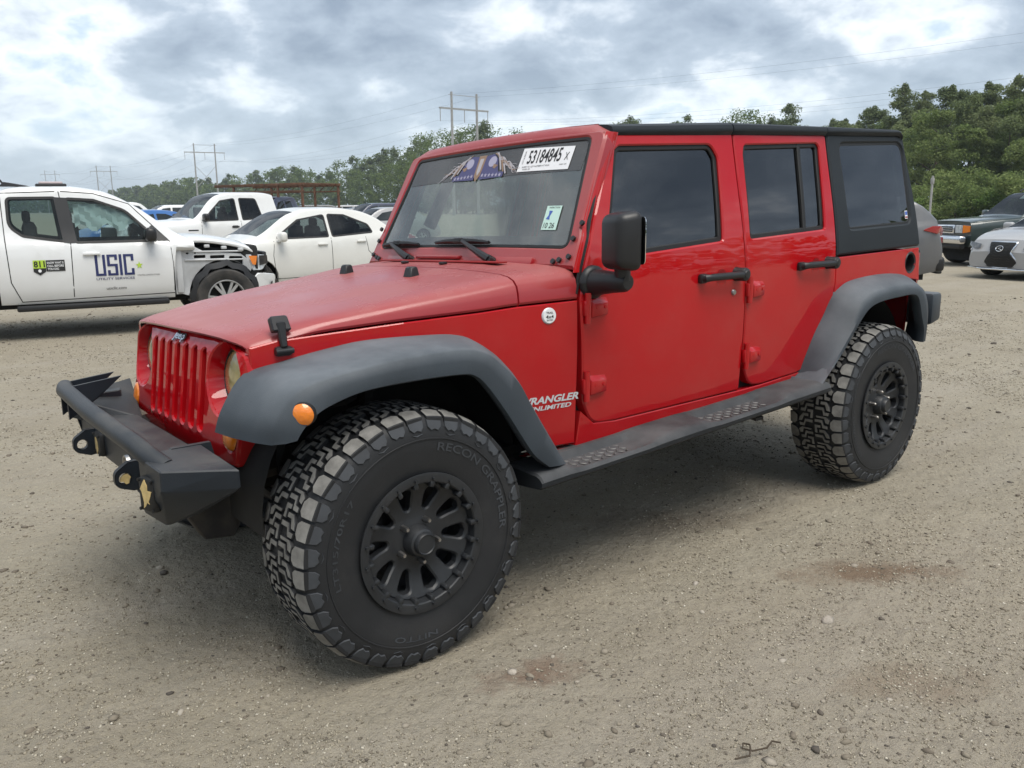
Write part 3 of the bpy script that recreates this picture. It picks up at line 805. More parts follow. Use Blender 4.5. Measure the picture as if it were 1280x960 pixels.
def flare(ST, sg, name):
    rings0 = []
    for (ix, iz), rg, lp in ST:
        yi = SY(ix, iz) - .012
        I0 = Vector((ix, yi, iz)); R = Vector(rg); Lp = Vector(lp)
        rings0.append((I0, R, Lp))
    A = crom([tuple(r[0]) for r in rings0], 5); Bq = crom([tuple(r[1]) for r in rings0], 5); Cq = crom([tuple(r[2]) for r in rings0], 5)
    rings = []
    for I0, R, Lp in zip(A, Bq, Cq):
        up = (I0 - Lp); up.y = 0; up.normalize()
        m1 = I0.lerp(R, .35) + up*.007; m2 = I0.lerp(R, .75) + up*.006
        k1 = R + Vector((0,.010,0)) - up*.007
        k2 = R.lerp(Lp, .5) + Vector((0,.010,0)); 
        Li = Lp + Vector((0,-.012,0)) - up*.006
        Lj = Lp + Vector((0,-.05,0)) + up*.004
        In = I0 - up*.05 + Vector((0,0,0)); 
        r = [I0 + Vector((0,-.004,-.0)), I0, m1, m2, R, k1, k2, Lp, Li, Lj, Lj.lerp(In,.6), In]
        rings.append([Vector((p.x, sg*p.y, p.z)) for p in r])
    b = MB(); b.loft(rings)
    n = len(rings[0])
    for r in (rings[0], rings[-1]): b.add(r, [list(range(n))])
    return b.build(name, M['plastic'], suv, 42)
for sg in (1,-1):
    flare(RF, sg, 'fender_flare')
    if sg < 0: continue
    fl = flare(FF, sg, 'fender_flare')
    b = MB()
    T = Matrix.Translation((.375, sg*.922, .918)) @ Matrix.Rotation(radians(sg*50),4,'Z')
    b.lathe([(.038,-.012),(.037,.008),(.034,.013)], 24, (0,0,0), 'x', 1, T)
    b.lathe([(.034,.012),(.025,.021),(.012,.025),(0,.026)], 24, (0,0,0), 'x', 0, T)
    b.build('side_marker', [M['amber'], M['seal']], fl)
# arch liners
for sg in (1,-1):
    for xc, r, a0, a1 in ((-.08,.50,-.1,pi+.15),(-2.97,.50,-.15,pi+.2)):
        b = MB()
        prof = [(r*.2,.28),(r,.28),(r,.56),(r+.0,.70)] if xc > -1 else [(r*.2,.38),(r,.38),(r,.60),(r,.745)]
        rings = []
        n = 20
        for k in range(n+1):
            a = lerp(a0,a1,k/n); kk = 1.02 if xc > -1 else 1.05
            rings.append([Vector((xc + rr*kk*cos(a), sg*yy, .535 + rr*sin(a))) for rr, yy in prof])
        b.loft(rings); b.build('arch_liner', M['void'], suv)
# ---- decals on the front wing
MB.lean = LEAN
b = MB()
S_ = side(1, -.0015)
fx = lambda cx, cz: (lambda u, v, d: S_(cx - u, cz + v, d))
b.prism(circ((0,0),.031,28), fx(-.708,1.092), -.004, .002, .003, 0)
b.prism(circ((0,0),.0265,28), fx(-.708,1.092), -.005, -.003, .0, 1)
text_on(b, 'TRAIL', .030, .008, fx(-.708,1.092), -.0058, 2, .02, 0, .012)
text_on(b, '4x4', .034, .013, fx(-.708,1.092), -.0058, 2, .02, 0, -.003)
text_on(b, 'RATED', .026, .006, fx(-.708,1.092), -.0058, 2, .02, 0, -.016)
b.build('trail_badge', [M['silver'], M['white'], M['frame']], suv)
b = MB()
text_on(b, 'WRANGLER', .262, .029, fx(-.714,.764), -.0006, 0, .035, 0, .006, shear=.25)
text_on(b, 'UNLIMITED', .196, .018, fx(-.715,.764), -.0006, 0, .03, 0, -.026, shear=.2)
b.build('model_decal', M['silver'], suv)
# ---- mirror (near side)
for sg in (1,):
    b = MB()
    bm = bmesh.new(); bmesh.ops.create_cube(bm, size=1)
    bmesh.ops.scale(bm, vec=(.100,.172,.222), verts=bm.verts)
    for v in bm.verts:
        if v.co.x > 0: v.co.y *= .82; v.co.z *= .86
    bmesh.ops.bevel(bm, geom=list(bm.edges), offset=.032, segments=4, affect='EDGES', profile=.5)
    T = Matrix.Translation((-.872, sg*.975, 1.362)) @ Matrix.Rotation(radians(sg*-14),4,'Z')
    bm.verts.index_update()
    b.add([v.co.copy() for v in bm.verts], [[v.index for v in f.verts] for f in bm.faces], 0, T); bm.free()
    b.tube([(-.915, sg*.945, 1.28),(-.920, sg*.945, 1.215)], .030, 12)
    b.tube([(-.915, sg*.79, 1.206),(-.916, sg*.82, 1.206),(-.920, sg*.90, 1.208),(-.922, sg*.955, 1.210),(-.922, sg*.972, 1.210)], [.054,.050,.040,.037,.028], 14)
    b.lathe([(.066,0),(.064,.016*sg),(.052,.024*sg)], 20, (-.915, sg*.785, 1.206), 'y')
    o = b.build('mirror', M['blk'], suv, 50)
    b = MB(); b.prism(rp([(-.085,-.085,.02),(.085,-.085,.02),(.085,.085,.02),(-.085,.085,.02)]), lambda u,v,d: T @ Vector((-.0535-d,u,v)), .0005, -.002, 0); b.build('mirror_glass', M['mirror'], o)
# ---- tail lights
for sg in (1,-1):
    b = MB(); b.box((-3.590, sg*.690, 1.125),(.085,.115,.20),.010); o = b.build('tail_light', M['seal'], suv)
    b = MB(); b.box((-3.628, sg*.690, 1.125),(.022,.098,.18),.008); b.box((-3.60, sg*.744, 1.125),(.05,.012,.165),.004); b.build('lens', M['redlens'], o)
MB.lean = 0
# ---- running boards
for sg in (1,-1):
    b = MB()
    def rb(x):
        pad = 1.0 if (-1.10 < x < -.64 or -2.02 < x < -1.46) else 0.0
        return pad
    xs = [-.505,-.512,-.535,-.64,-.68,-.72,-1.06,-1.10,-1.14,-1.20,-1.30,-1.44,-1.50,-1.54,-1.95,-2.0,-2.05,-2.36,-2.385,-2.392]
    pd = [0,0,0,0,.5,1,1,.75,.3,0,0,0,.5,1,1,.5,0,0,0,0]
    rings = []
    for i, (x, q) in enumerate(zip(xs, pd)):
        slope = (x+.52)*-.046
        k = .75 if i in (0, len(xs)-1) else (.95 if i in (1, len(xs)-2) else 1)
        zt = .560 + slope; 
        prof = [(.74,zt-.085),(.74,zt-.012),(.80,zt-.008*q),(.822,zt-.034*q),(.908,zt-.040*q-.004),(.930,zt-.026*q-.005),(.950,zt-.014-.010*q),(.964,zt-.032-.004*q),(.962,zt-.050),(.944,zt-.064),(.88,zt-.072)]
        cz = zt-.045
        rings.append([Vector((x, sg*(.86+(y-.86)*(1 if i not in (0,len(xs)-1) else .96)), cz+(z-cz)*k)) for y, z in prof])
    b.loft(rings, True, True)
    st = b.build('running_board', M['step'], suv, 35)
    M['pad'] = M.get('pad') or mat('worn_step_tread', (.13,.125,.12), .55, var=.3, vs=20)
    for x0, x1 in ((-.72,-1.05),(-1.53,-1.96)):          # raised diamond tread in the two step pads
        b = MB()
        n = int((x0-x1)/.034)
        for i in range(n):
            for j in range(4):
                x = x0 - .034*(i+.5); y = .832 + .021*j; s_ = 1 if (i+j) % 2 else -1
                zt = .560 + (x+.52)*-.046 - .0365 - .004*(y-.822)/.1
                T = Matrix.Translation((x, sg*y, zt)) @ Matrix.Rotation(s_*.8,4,'Z')
                b.hull([(-.014,0,.0),(.014,0,0),(0,-.005,0),(0,.005,0),(-.010,0,.0035),(.010,0,.0035)], 0, 0, T)
        b.build('step_tread', M['pad'], st)
    for x in (-.60,-1.25,-1.95):
        b = MB(); b.hull([(x+dx, sg*y, z) for dx in (-.03,.03) for y, z in ((.55,.60),(.55,.55),(.86,.515),(.86,.50))])
        b.build('board_bracket', M['frame'], st)
# ---- underbody
b = MB()
b.box((-1.75,0,.585),(3.5,1.42,.03))
b.box((-.20,0,.82),(.90,.86,.42),.03)
b.box((-.45,0,.60),(.70,.60,.20),.05)
b.box((-3.10,0,.82),(.80,1.05,.50),.04)
b.build('underbody', M['void'], suv)
b = MB()
for sg in (1,-1):
    b.tube([(.50,sg*.40,.62),(.1,sg*.40,.66),(-.45,sg*.40,.58),(-2.4,sg*.42,.55),(-2.9,sg*.42,.68),(-3.55,sg*.42,.66)], .06, 6)
    b.hull([(.62,sg*.37,.60),(.62,sg*.43,.60),(.30,sg*.37,.60),(.30,sg*.43,.60),(.42,sg*.37,.41),(.42,sg*.43,.41),(.52,sg*.37,.42),(.52,sg*.43,.42)], .004)
    b.tube([(-.05,sg*.50,.45),(-.10,sg*.47,.95)], .035, 8)              # shock
    for k in range(7):                                               # coil spring
        pass
    b.tube([(.02+.062*cos(t*.7), sg*.46+.062*sin(t*.7), .48+.0075*t) for t in range(56)], .010, 6)
    b.tube([(-.02,sg*.44,.40),(-.95,sg*.42,.50)], .028, 8)
for xa in (0,-2.946):
    b.tube([(xa,-.62,.433),(xa,.62,.433)], .042, 12)
    b.lathe([(.0,-.13),(.09,-.12),(.135,-.05),(.135,.05),(.09,.12),(0,.13)], 20, (xa,-.20 if xa == 0 else 0,.433), 'x')
b.tube([(.16,-.60,.44),(.16,.60,.42)], .020, 8)
b.tube([(.20,-.45,.60),(.19,.55,.47)], .018, 8)
b.build('chassis', M['frame'], suv)
b = MB()
b.box((.33,0,.84),(.02,.86,.40),.004); b.box((.40,0,.64),(.10,1.0,.05),.02)
b.build('radiator', M['void'], suv)

# ---- front bumper
b = MB()
for sg in (1,-1):
    top = [(.549,sg*.530,.783),(.554,sg*.868,.775),(.735,sg*.742,.775),(.742,sg*.560,.783)] if sg > 0 else [(.50,-.50,.783),(.44,-.74,.775),(.62,-.62,.775),(.70,-.48,.783)]
    mid = [(.553,sg*.868,.718),(.737,sg*.744,.712)] if sg > 0 else [(.44,-.74,.718),(.62,-.62,.712)]
    low = [(.700,sg*.640,.575),(.735,sg*.545,.600),(.560,sg*.540,.600),(.60,sg*.66,.600)] if sg > 0 else [(.62,-.55,.60),(.66,-.47,.60),(.50,-.50,.60)]
    b.hull(top + mid + low, .004)
b.hull([(x, y, z) for y in (-.49,.56) for x, z in ((.48,.700),(.655,.715),(.668,.70),(.665,.605),(.63,.585),(.48,.60))], .005)
for sg in (1,):      # gusset plates between tray and wing
    b.hull([(.70,-.48,.783),(.42,-.655,.800),(.66,-.42,.69),(.47,-.34,.69),(.42,-.67,.70),(.70,-.49,.70)], .003)
    b.hull([(.50,sg*.535,.69),(.735,sg*.535,.69),(.50,sg*.555,.69),(.735,sg*.555,.69),(.52,sg*.535,.785),(.52,sg*.555,.785),(.64,sg*.535,.785),(.64,sg*.555,.785)])
fb = b.build('front_bumper', M['bumper'], suv, 20)
b = MB()
zb_ = .815
b.tube([(.708,-.475,zb_+.010),(.720,-.43,zb_+.008),(.735,0,zb_),(.730,.52,zb_-.012),(.715,.60,zb_-.035),(.69,.66,zb_-.06)], .031, 16)
for y, xr in ((-.465,.50),(-.36,.52)):    # pointed brackets that carry the bar on the far side
    b.hull([(.73,y-.006,.845),(.73,y+.006,.845),(.73,y-.006,.72),(.73,y+.006,.72),(.53,y-.006,.866),(.53,y+.006,.866),(.62,y,.79)])
b.build('bull_bar', M['bumper'], fb, 45)
for y in (-.285,.262):
    b = MB()
    f = lambda u, v, d: Vector((u, y + d, v))
    panel(b, rp([(.655,.598),(.690,.594,.01),(.746,.615,.03),(.746,.664,.03),(.700,.694,.01),(.655,.694)]), f, .024, (circ((.715,.640),.019,16),), .03, .002, back=True)
    b.build('shackle_mount', M['bumper'], fb)
random.seed(8)
b = MB(); b.lathe([(.020,0),(.024,.012),(.030,.012),(.032,0)], 20, (.668,.165,.655), 'x'); b.build('tow_ring', M['steel'], fb)
for y, x, rz in ((-.175,.671,0),(.640,.738,.0)):
    b = MB(); T = Matrix.Translation((x, y, .655 if y < .5 else .685)) @ Matrix.Rotation(radians(18 if abs(y)>.5 and y>0 else (-18 if y<-.5 else 0)),4,'Z')
    w, h = (.036,.052) if abs(y) > .5 else (.040,.043)
    b.box((.0,0,0),(.030,w*2,h*2),.010, 0, T)
    for sy in (-1,1):
        for sz in (-1,1): b.tube([T @ Vector((.014,sy*(w-.008),sz*(h-.008))), T @ Vector((.019,sy*(w-.008),sz*(h-.008)))], .005, 6)
    poly = [((.30+.62*random.random())*w*cos(a), (.35+.6*random.random())*h*sin(a)) for a in [2*pi*k/15 for k in range(15)]]
    b.prism(poly, lambda u,v,d: T @ Vector((.0162-d,u,v)), 0, .002, 0, 1)
    b.build('fog_lamp', [M['seal'], M['gold']], fb)
b = MB()      # flaked gold paint on the near shackle
poly = [((.010+.010*random.random())*cos(a), (.010+.012*random.random())*sin(a)) for a in [2*pi*k/11 for k in range(11)]]
b.prism(poly, lambda u,v,d: Vector((.715+u,.2880-d,.640+v)), 0, .012, 0); b.build('shackle_pin', M['gold'], fb)
# ---- rear bumper
b = MB()
b.hull([(-3.56,y,z) for y in (-.88,.88) for z in (.80,.985)] + [(-3.75,y,z) for y in (-.84,.84) for z in (.81,.975)], .02, seg=2)
b.build('rear_bumper', M['plastic'], suv)
# ---- interior
b = MB()
b.box((-1.05,0,1.20),(.35,1.40,.22),.05)
b.build('dashboard', M['dash'], suv)
for y in (.36,-.36):
    b = MB(); b.box((-1.78,y,1.02),(.50,.48,.16),.06); b.box((-2.02,y,1.32),(.15,.46,.58),.06, rot=Matrix.Rotation(radians(-12),3,'Y')); b.box((-2.09,y,1.66),(.10,.26,.17),.04); b.build('front_seat', M['tan'], suv)
b = MB(); b.box((-2.85,0,1.30),(.15,1.2,.55),.06)
b.build('rear_seat', M['tan'], suv)
b = MB(); T = Matrix.Translation((-1.40,.36,1.27)) @ Matrix.Rotation(radians(25),4,'Y')
b.tube([T @ Vector((0,.19*cos(a),.19*sin(a))) for a in [2*pi*k/28 for k in range(29)]], .016, 8, False)
b.box((0,0,0),(.05,.14,.12),.03,0,T); b.box((.0,0,.0),(.02,.36,.04),.01,0,T)
b.build('steering_wheel', M['dash'], suv)
b = MB()
b.tube([(-1.30,-.60,1.735),(-1.30,.60,1.735)], .035, 8)
for sg in (1,-1): b.tube([(-1.10,sg*.60,1.40),(-1.28,sg*.59,1.73),(-2.3,sg*.59,1.76),(-3.2,sg*.58,1.74)], .035, 8)
b.tube([(-2.25,-.60,1.75),(-2.25,.60,1.75)], .04, 8)
b.box((-1.16,.05,1.66),(.03,.24,.065),.012)
b.build('roll_bar', M['dash'], suv)
b = MB(); b.box((-2.2,0,1.79),(2.0,1.2,.01)); b.build('headliner', M['belt'], suv)
MB.lean = 0

# ---- wheels
YC, RW_, RC = .800, .433, .433
def rtread(v): return .4335 - .30*v*v - max(0, abs(v)-.115)**2*9
def wheel_meshes():
    w = empty('wheel'); 
    prof = [(.222,-.118),(.229,-.146),(.246,-.150),(.262,-.152),(.31,-.158),(.355,-.160),(.388,-.152),(.408,-.142),(.417,-.128),(.4215,-.08),(.4225,0),(.4215,.08),(.417,.128),(.408,.142),(.388,.152),(.355,.160),(.31,.158),(.262,.152),(.246,.150),(.229,.146),(.222,.118)]
    b = MB(); b.lathe(prof, 120)
    # moulded rings and sidewall lugs
    NP = 18
    for sgn in (1,-1):
        b.lathe([(.345,.1600*sgn),(.346,.1625*sgn),(.349,.1625*sgn),(.350,.160*sgn)], 90)
        b.lathe([(.250,.141*sgn),(.252,.1445*sgn),(.258,.1445*sgn),(.260,.1450*sgn)], 90)
    def SWL(sgn):
        def f(u, v, d):       # u angle (rad), v radius
            h = interp(v, [.222,.262,.31,.355,.388,.408,.417], [.140,.152,.158,.160,.152,.142,.128])
            return Vector((v*cos(u), sgn*(h - d), v*sin(u)))
        return f
    for sgn in (1,-1):
        f = SWL(sgn)
        for k in range(NP*2):
            a = 2*pi*k/NP/2; da = pi/NP
            b.prism([(a+.08*da,.411),(a+.10*da,.385),(a+.30*da,.372),(a+.50*da,.376),(a+.70*da,.371),(a+.86*da,.384),(a+.90*da,.411)], f, -.0055, .004, .0035, 1)
            if k % 2: b.prism([(a+.2*da,.366),(a+.45*da,.358),(a+.8*da,.3655),(a+.45*da,.362)], f, -.003, .004, .001, 1)
        # lettering
        for word, ac, wd_ in (('RECON GRAPPLER', radians(150), radians(84)), ('NITTO', radians(285), radians(30)), ('LT315/70R17', radians(20), radians(52))):
            g = lambda u, v, d, ac=ac, sgn=sgn: f(ac + sgn*u, .3215+v, d)
            text_on(b, word, wd_, (.027 if wd_ > 1 else .019), g, -.0022, 1, .012)
    tyre = b.build('tyre', [M['rubber'], M['lug']], w, 40)
    # tread blocks
    b = MB()
    def TR(k, sgn, ph):
        def f(u, v, d):
            a = 2*pi*(k + u + ph)/NP; r = rtread(v) - d
            return Vector((r*cos(a), sgn*v, r*sin(a)))
        return f
    SH = [[(.06,.148),(.06,.110),(.16,.096),(.38,.096),(.46,.112),(.46,.150)], [(.53,.150),(.53,.104),(.62,.090),(.82,.090),(.94,.106),(.94,.148)]]
    CE = [[(.03,.082),(.03,.052),(.20,.044),(.20,.004),(.30,.004),(.30,.052),(.14,.060),(.14,.086)],
          [(.20,.090),(.22,.066),(.40,.056),(.40,.030),(.50,.030),(.50,.064),(.34,.084)],
          [(.36,.022),(.37,.004),(.66,.004),(.66,.040),(.57,.040),(.56,.020)],
          [(.56,.080),(.57,.048),(.76,.042),(.76,.004),(.86,.004),(.86,.050),(.68,.058),(.66,.080)],
          [(.74,.084),(.78,.064),(.92,.058),(.92,.014),(.985,.010),(.985,.070),(.88,.090)]]
    for k in range(NP):
        for sgn in (1,-1):
            ph = 0 if sgn > 0 else .5
            f = TR(k, sgn, ph)
            for q in SH:
                b.prism(dens(q,.022), f, 0, .013, .0022, 0, None, 1)
            for q in CE: b.prism(dens(q,.05), f, .0, .012, .0020, 0, None, 1)
    b.build('tread', [M['tread'], M['rubber']], w, 25)
    # rim
    b = MB()
    b.lathe([(.222,.118),(.229,.146),(.236,.158),(.2355,.1615),(.231,.1625),(.207,.1605),(.203,.157),(.200,.140),(.198,.118),(.196,.10)], 90)
    b.lathe([(.196,.12),(.205,-.10),(.225,-.13)], 48)
    b.lathe([(.0,.02),(.19,.02),(.196,.05)], 40)
    def FACE(u, v, d):
        r = hypot(u, v)
        h = interp(r, [0,.05,.085,.13,.185,.200], [.118,.116,.106,.110,.128,.134])
        return Vector((u, h - d, v))
    wins = []
    for k in range(10):
        a = 2*pi*(k+.28)/10; ha = .175; 
        q = [(.112,-.105,.014),(.178,-.158,.018),(.185,0,0),(.178,.158,.018),(.112,.105,.014),(.103,0,.012)]
        wins.append(rp([(r*cos(a+t), r*sin(a+t), rr) for r, t, rr in q], 3))
    panel(b, circ((0,0),.200,60), FACE, .03, wins, .022, .006)
    NB = 20
    for k in range(NB):
        a = 2*pi*k/NB; c, s_ = cos(a), sin(a)
        b.tube([(.2165*c,.158,.2165*s_),(.2165*c,.1695,.2165*s_)], .0062, 6)
        # scalloped ribs on the inner edge of the ring
        T = Matrix.Translation((.1975*c,.145,.1975*s_)) @ Matrix.Rotation(-a,4,'Y')
        b.box((0,0,0),(.022,.034,.018),.006,0,T)
    rim = b.build('rim', M['rim'], w, 35)
    b = MB()
    b.lathe([(.056,.100),(.053,.130),(.045,.150),(.038,.154),(.036,.168),(.033,.172),(.030,.169),(0,.169)], 36)
    for k in range(5):
        a = 2*pi*k/5 + .3
        T = Matrix.Rotation(-a,4,'Y')
        b.hull([(.03,.11,-.013),(.03,.11,.013),(.056,.11,-.009),(.056,.11,.009),(.033,.166,-.007),(.033,.166,.007)],.003,0,T)
    b.build('centre_cap', M['rim'], w, 35)
    for k in range(5):
        b = MB(); a = 2*pi*(k+.5)/5 + .3; c, s_ = .0725*cos(a), .0725*sin(a)
        b.lathe([(.0,.142),(.006,.142),(.0095,.134),(.0105,.100)], 6, (c,0,s_)); b.build('lug_nut', M['steel'], w, 20)
    b = MB(); b.lathe([(.0,.03),(.155,.03),(.155,.005),(.0,.005)], 40); b.box((.12,.02,.06),(.09,.08,.16),.02)
    b.build('brake_disc', M['frame'], w, 30)
    return w
wproto = wheel_meshes()
wproto.parent = suv; wproto.location = (0, YC, RC); wproto.rotation_euler = (0, radians(7), 0)
for x, sg, rot in ((-2.946,1,41),(0,-1,20),(-2.946,-1,73)):
    c = copy_tree(wproto, suv); c.location = (x, sg*YC, RC); c.rotation_euler = (0, radians(rot), 0 if sg > 0 else pi)
# ------------------------------------------------------------------ ground
import numpy as np
rng = np.random.default_rng(7); random.seed(11)
def fbm(x, y, s, seed=0.0, o=3):
    a = 0; k = 1
    for i in range(o):
        a += k*noise.noise((x*s, y*s, seed + i*7.1)); s *= 2.1; k *= .5
    return a
base_ang = atan2(FWD.y, FWD.x)
angs = [base_ang + radians(a) for a in np.concatenate([np.arange(-180,-40,5), np.arange(-40,40,.22), np.arange(40,180,5)])]
rads = []; r = .25
while r < 3500: rads.append(r); r += max(.010, r*(.0055 if r < 14 else .02 if r < 120 else .09))
def gz(x, y, r):
    z = 0
    if r < 60:
        k = 1/(1+r*.02)
        z = .020*fbm(x, y, .55, 3.1, 2)*k
        if r < 16: z += .0075*fbm(x, y, 4.5, 9.7, 3) + (.0060*fbm(x, y, 26, 1.7, 2) if r < 11 else 0)
        # keep it flat under the tyres
        for wx in (0, -2.946):
            for wy in (.8, -.8):
                d2 = ((x-wx)**2 + (y-wy)**2)/.09
                if d2 < 6: z = lerp(z, .002, math.exp(-d2))
    return z
na = len(angs); verts = [(CAM.x, CAM.y, 0)]
for r in rads:
    for a in angs:
        x, y = CAM.x + r*cos(a), CAM.y + r*sin(a)
        verts.append((x, y, gz(x, y, r)))
faces = [(0, 1+j, 1+(j+1) % na) for j in range(na)]
for i in range(len(rads)-1):
    o = 1+i*na
    for j in range(na):
        k = (j+1) % na
        faces.append((o+j, o+na+j, o+na+k, o+k))
me = bpy.data.meshes.new('ground'); me.from_pydata(verts, [], faces)
me.polygons.foreach_set('use_smooth', [True]*len(me.polygons)); me.update()
ground = bpy.data.objects.new('ground', me); COL.objects.link(ground); tag(ground, kind='structure')
gm = bpy.data.materials.new('packed_dirt_and_grit'); gm.use_nodes = True
t = gm.node_tree; bs_ = t.nodes['Principled BSDF']; bs_.inputs['Roughness'].default_value = .95; bs_.inputs['Specular IOR Level'].default_value = .25
oc = t.nodes.new('ShaderNodeTexCoord').outputs['Object']
n1 = ramp_n(t, noise_n(t, oc, .35, 6, .6), (.35,0.0), (.68,1.0))
n2 = ramp_n(t, noise_n(t, oc, 2.2, 8, .65), (.36,0.0), (.66,1.0))
n3 = noise_n(t, oc, 60, 5, .7); n3r = ramp_n(t, n3, (.34,0.0), (.66,1.0))
n4 = ramp_n(t, noise_n(t, oc, 210, 3, .7), (.35,0.0), (.70,1.0))
c = mix_n(t, n1, (.318,.276,.200), (.390,.346,.256))
c = mix_n(t, math_n(t,'MULTIPLY',n2,.55), c, (.250,.214,.150))
# long faint scrapes and wheel tracks
mpn = t.nodes.new('ShaderNodeMapping'); t.links.new(oc, mpn.inputs[0]); mpn.inputs['Rotation'].default_value = (0,0,radians(-24)); mpn.inputs['Scale'].default_value = (.12,1.3,1)
tr_ = ramp_n(t, noise_n(t, mpn.outputs[0], 1.6, 5, .55), (.46,0.0), (.62,1.0))
c = mix_n(t, math_n(t,'MULTIPLY',tr_,.35), c, (.40,.36,.30))
c = mix_n(t, math_n(t,'MULTIPLY',n3r,.48), c, (.19,.165,.135))
c = mix_n(t, math_n(t,'MULTIPLY',n4,.30), c, (.47,.44,.39))
# rusty spills
sp_ = t.nodes.new('ShaderNodeSeparateXYZ'); t.links.new(oc, sp_.inputs[0])
def spot(cx, cy, ang, ra, rb, nz=.5):
    dx = math_n(t,'SUBTRACT',sp_.outputs[0],cx); dy = math_n(t,'SUBTRACT',sp_.outputs[1],cy)
    u = math_n(t,'ADD',math_n(t,'MULTIPLY',dx,cos(ang)/ra),math_n(t,'MULTIPLY',dy,sin(ang)/ra))
    v = math_n(t,'ADD',math_n(t,'MULTIPLY',dx,-sin(ang)/rb),math_n(t,'MULTIPLY',dy,cos(ang)/rb))
    d = math_n(t,'SQRT',math_n(t,'ADD',math_n(t,'MULTIPLY',u,u),math_n(t,'MULTIPLY',v,v)))
    d = math_n(t,'ADD',d,math_n(t,'MULTIPLY',math_n(t,'SUBTRACT',noise_n(t, oc, 7, 8, .72),.5),2.6))
    return ramp_n(t, d, (.25,1.0),(1.05,0.0))
P_a = gpt(1085,716); P_b = gpt(672,842); P_c = gpt(835,650); P_d=gpt(1150,850)
ca = atan2(RGT.y, RGT.x)
c = mix_n(t, math_n(t,'MULTIPLY',spot(P_a.x,P_a.y,ca,.42,.13),.65), c, (.135,.075,.040))
c = mix_n(t, math_n(t,'MULTIPLY',spot(P_b.x,P_b.y,ca+.35,.20,.10),.62), c, (.17,.095,.062))
c = mix_n(t, math_n(t,'MULTIPLY',spot(P_c.x,P_c.y,ca+.1,.55,.20),.50), c, (.15,.115,.08))
c = mix_n(t, math_n(t,'MULTIPLY',spot(P_d.x,P_d.y,ca,.30,.16),.35), c, (.17,.105,.06))
t.links.new(c, bs_.inputs['Base Color'])
bn = t.nodes.new('ShaderNodeBump'); bn.inputs['Strength'].default_value = 1.0; bn.inputs['Distance'].default_value = .016
h = math_n(t,'ADD',math_n(t,'ADD',math_n(t,'MULTIPLY',noise_n(t, oc, 38, 6, .68),1.0),math_n(t,'MULTIPLY',noise_n(t, oc, 11, 5, .6),2.4)),math_n(t,'MULTIPLY',noise_n(t, oc, 150, 4, .7),.5))
t.links.new(h, bn.inputs['Height']); t.links.new(bn.outputs[0], bs_.inputs['Normal'])
me.materials.append(gm)

# pebbles and grit: one mass
ico = bmesh.new(); bmesh.ops.create_icosphere(ico, subdivisions=1, radius=1); ico.verts.index_update()
IV = np.array([v.co[:] for v in ico.verts]); IF = np.array([[v.index for v in f.verts] for f in ico.faces]); ico.free()
def pebble_mesh(name, pts, mt):
    """pts: (x,y,z,size)"""
    V = []; F = []
    for k, (x, y, z, s) in enumerate(pts):
        v = IV*(1 + rng.uniform(-.28,.28,(len(IV),1)))
        v = v*np.array([s*rng.uniform(.7,1.5), s*rng.uniform(.7,1.2), s*rng.uniform(.35,.75)])
        a = rng.uniform(0,6.28); ca_, sa = cos(a), sin(a)
        v = np.stack([v[:,0]*ca_-v[:,1]*sa, v[:,0]*sa+v[:,1]*ca_, v[:,2]],1) + np.array([x,y,z+s*.12])
        V.append(v); F.append(IF + k*len(IV))
    V = np.concatenate(V); F = np.concatenate(F)
    m_ = bpy.data.meshes.new(name); m_.vertices.add(len(V)); m_.vertices.foreach_set('co', V.ravel())
    m_.loops.add(F.size); m_.loops.foreach_set('vertex_index', F.ravel().astype(np.int32))
    m_.polygons.add(len(F)); m_.polygons.foreach_set('loop_start', np.arange(0,F.size,3,dtype=np.int32))
    m_.update(calc_edges=True); m_.validate()
    m_.materials.append(mt); o = bpy.data.objects.new(name, m_); COL.objects.link(o); return o
pm = bpy.data.materials.new('mixed_grit'); pm.use_nodes = True; t = pm.node_tree; b_ = t.nodes['Principled BSDF']; b_.inputs['Roughness'].default_value = .9
g = t.nodes.new('ShaderNodeNewGeometry')
cr = t.nodes.new('ShaderNodeValToRGB'); t.links.new(g.outputs['Random Per Island'], cr.inputs[0])
els_ = cr.color_ramp.elements
while len(els_) < 5: els_.new(.5)
for e, (p_, c_) in zip(els_, [(0,(.07,.06,.05)),(.25,(.15,.125,.095)),(.6,(.22,.19,.145)),(.88,(.28,.245,.195)),(1,(.36,.325,.27))]): e.position = p_; e.color = (*c_,1)
t.links.new(cr.outputs[0], b_.inputs['Base Color'])
pts = []
while len(pts) < 16000:
    r = .9 + 15*rng.random()**1.4; a = base_ang + radians(rng.uniform(-37,37))
    x, y = CAM.x + r*cos(a), CAM.y + r*sin(a)
    m_ = fbm(x, y, 1.1, 21.0, 3)
    if rng.random() > .22 + 1.5*max(0, m_): continue
    s = .0022 + .0035*rng.random() + (.010*rng.random()**2 if rng.random() < .12 else 0) + (.012*rng.random() if rng.random() < .008 else 0)
    s *= (1 + .06*r)
    pts.append((x, y, gz(x, y, r), s))
tag(pebble_mesh('gravel', pts, pm), kind='stuff', label='loose pebbles and grit strewn over the dirt lot', cat='gravel')
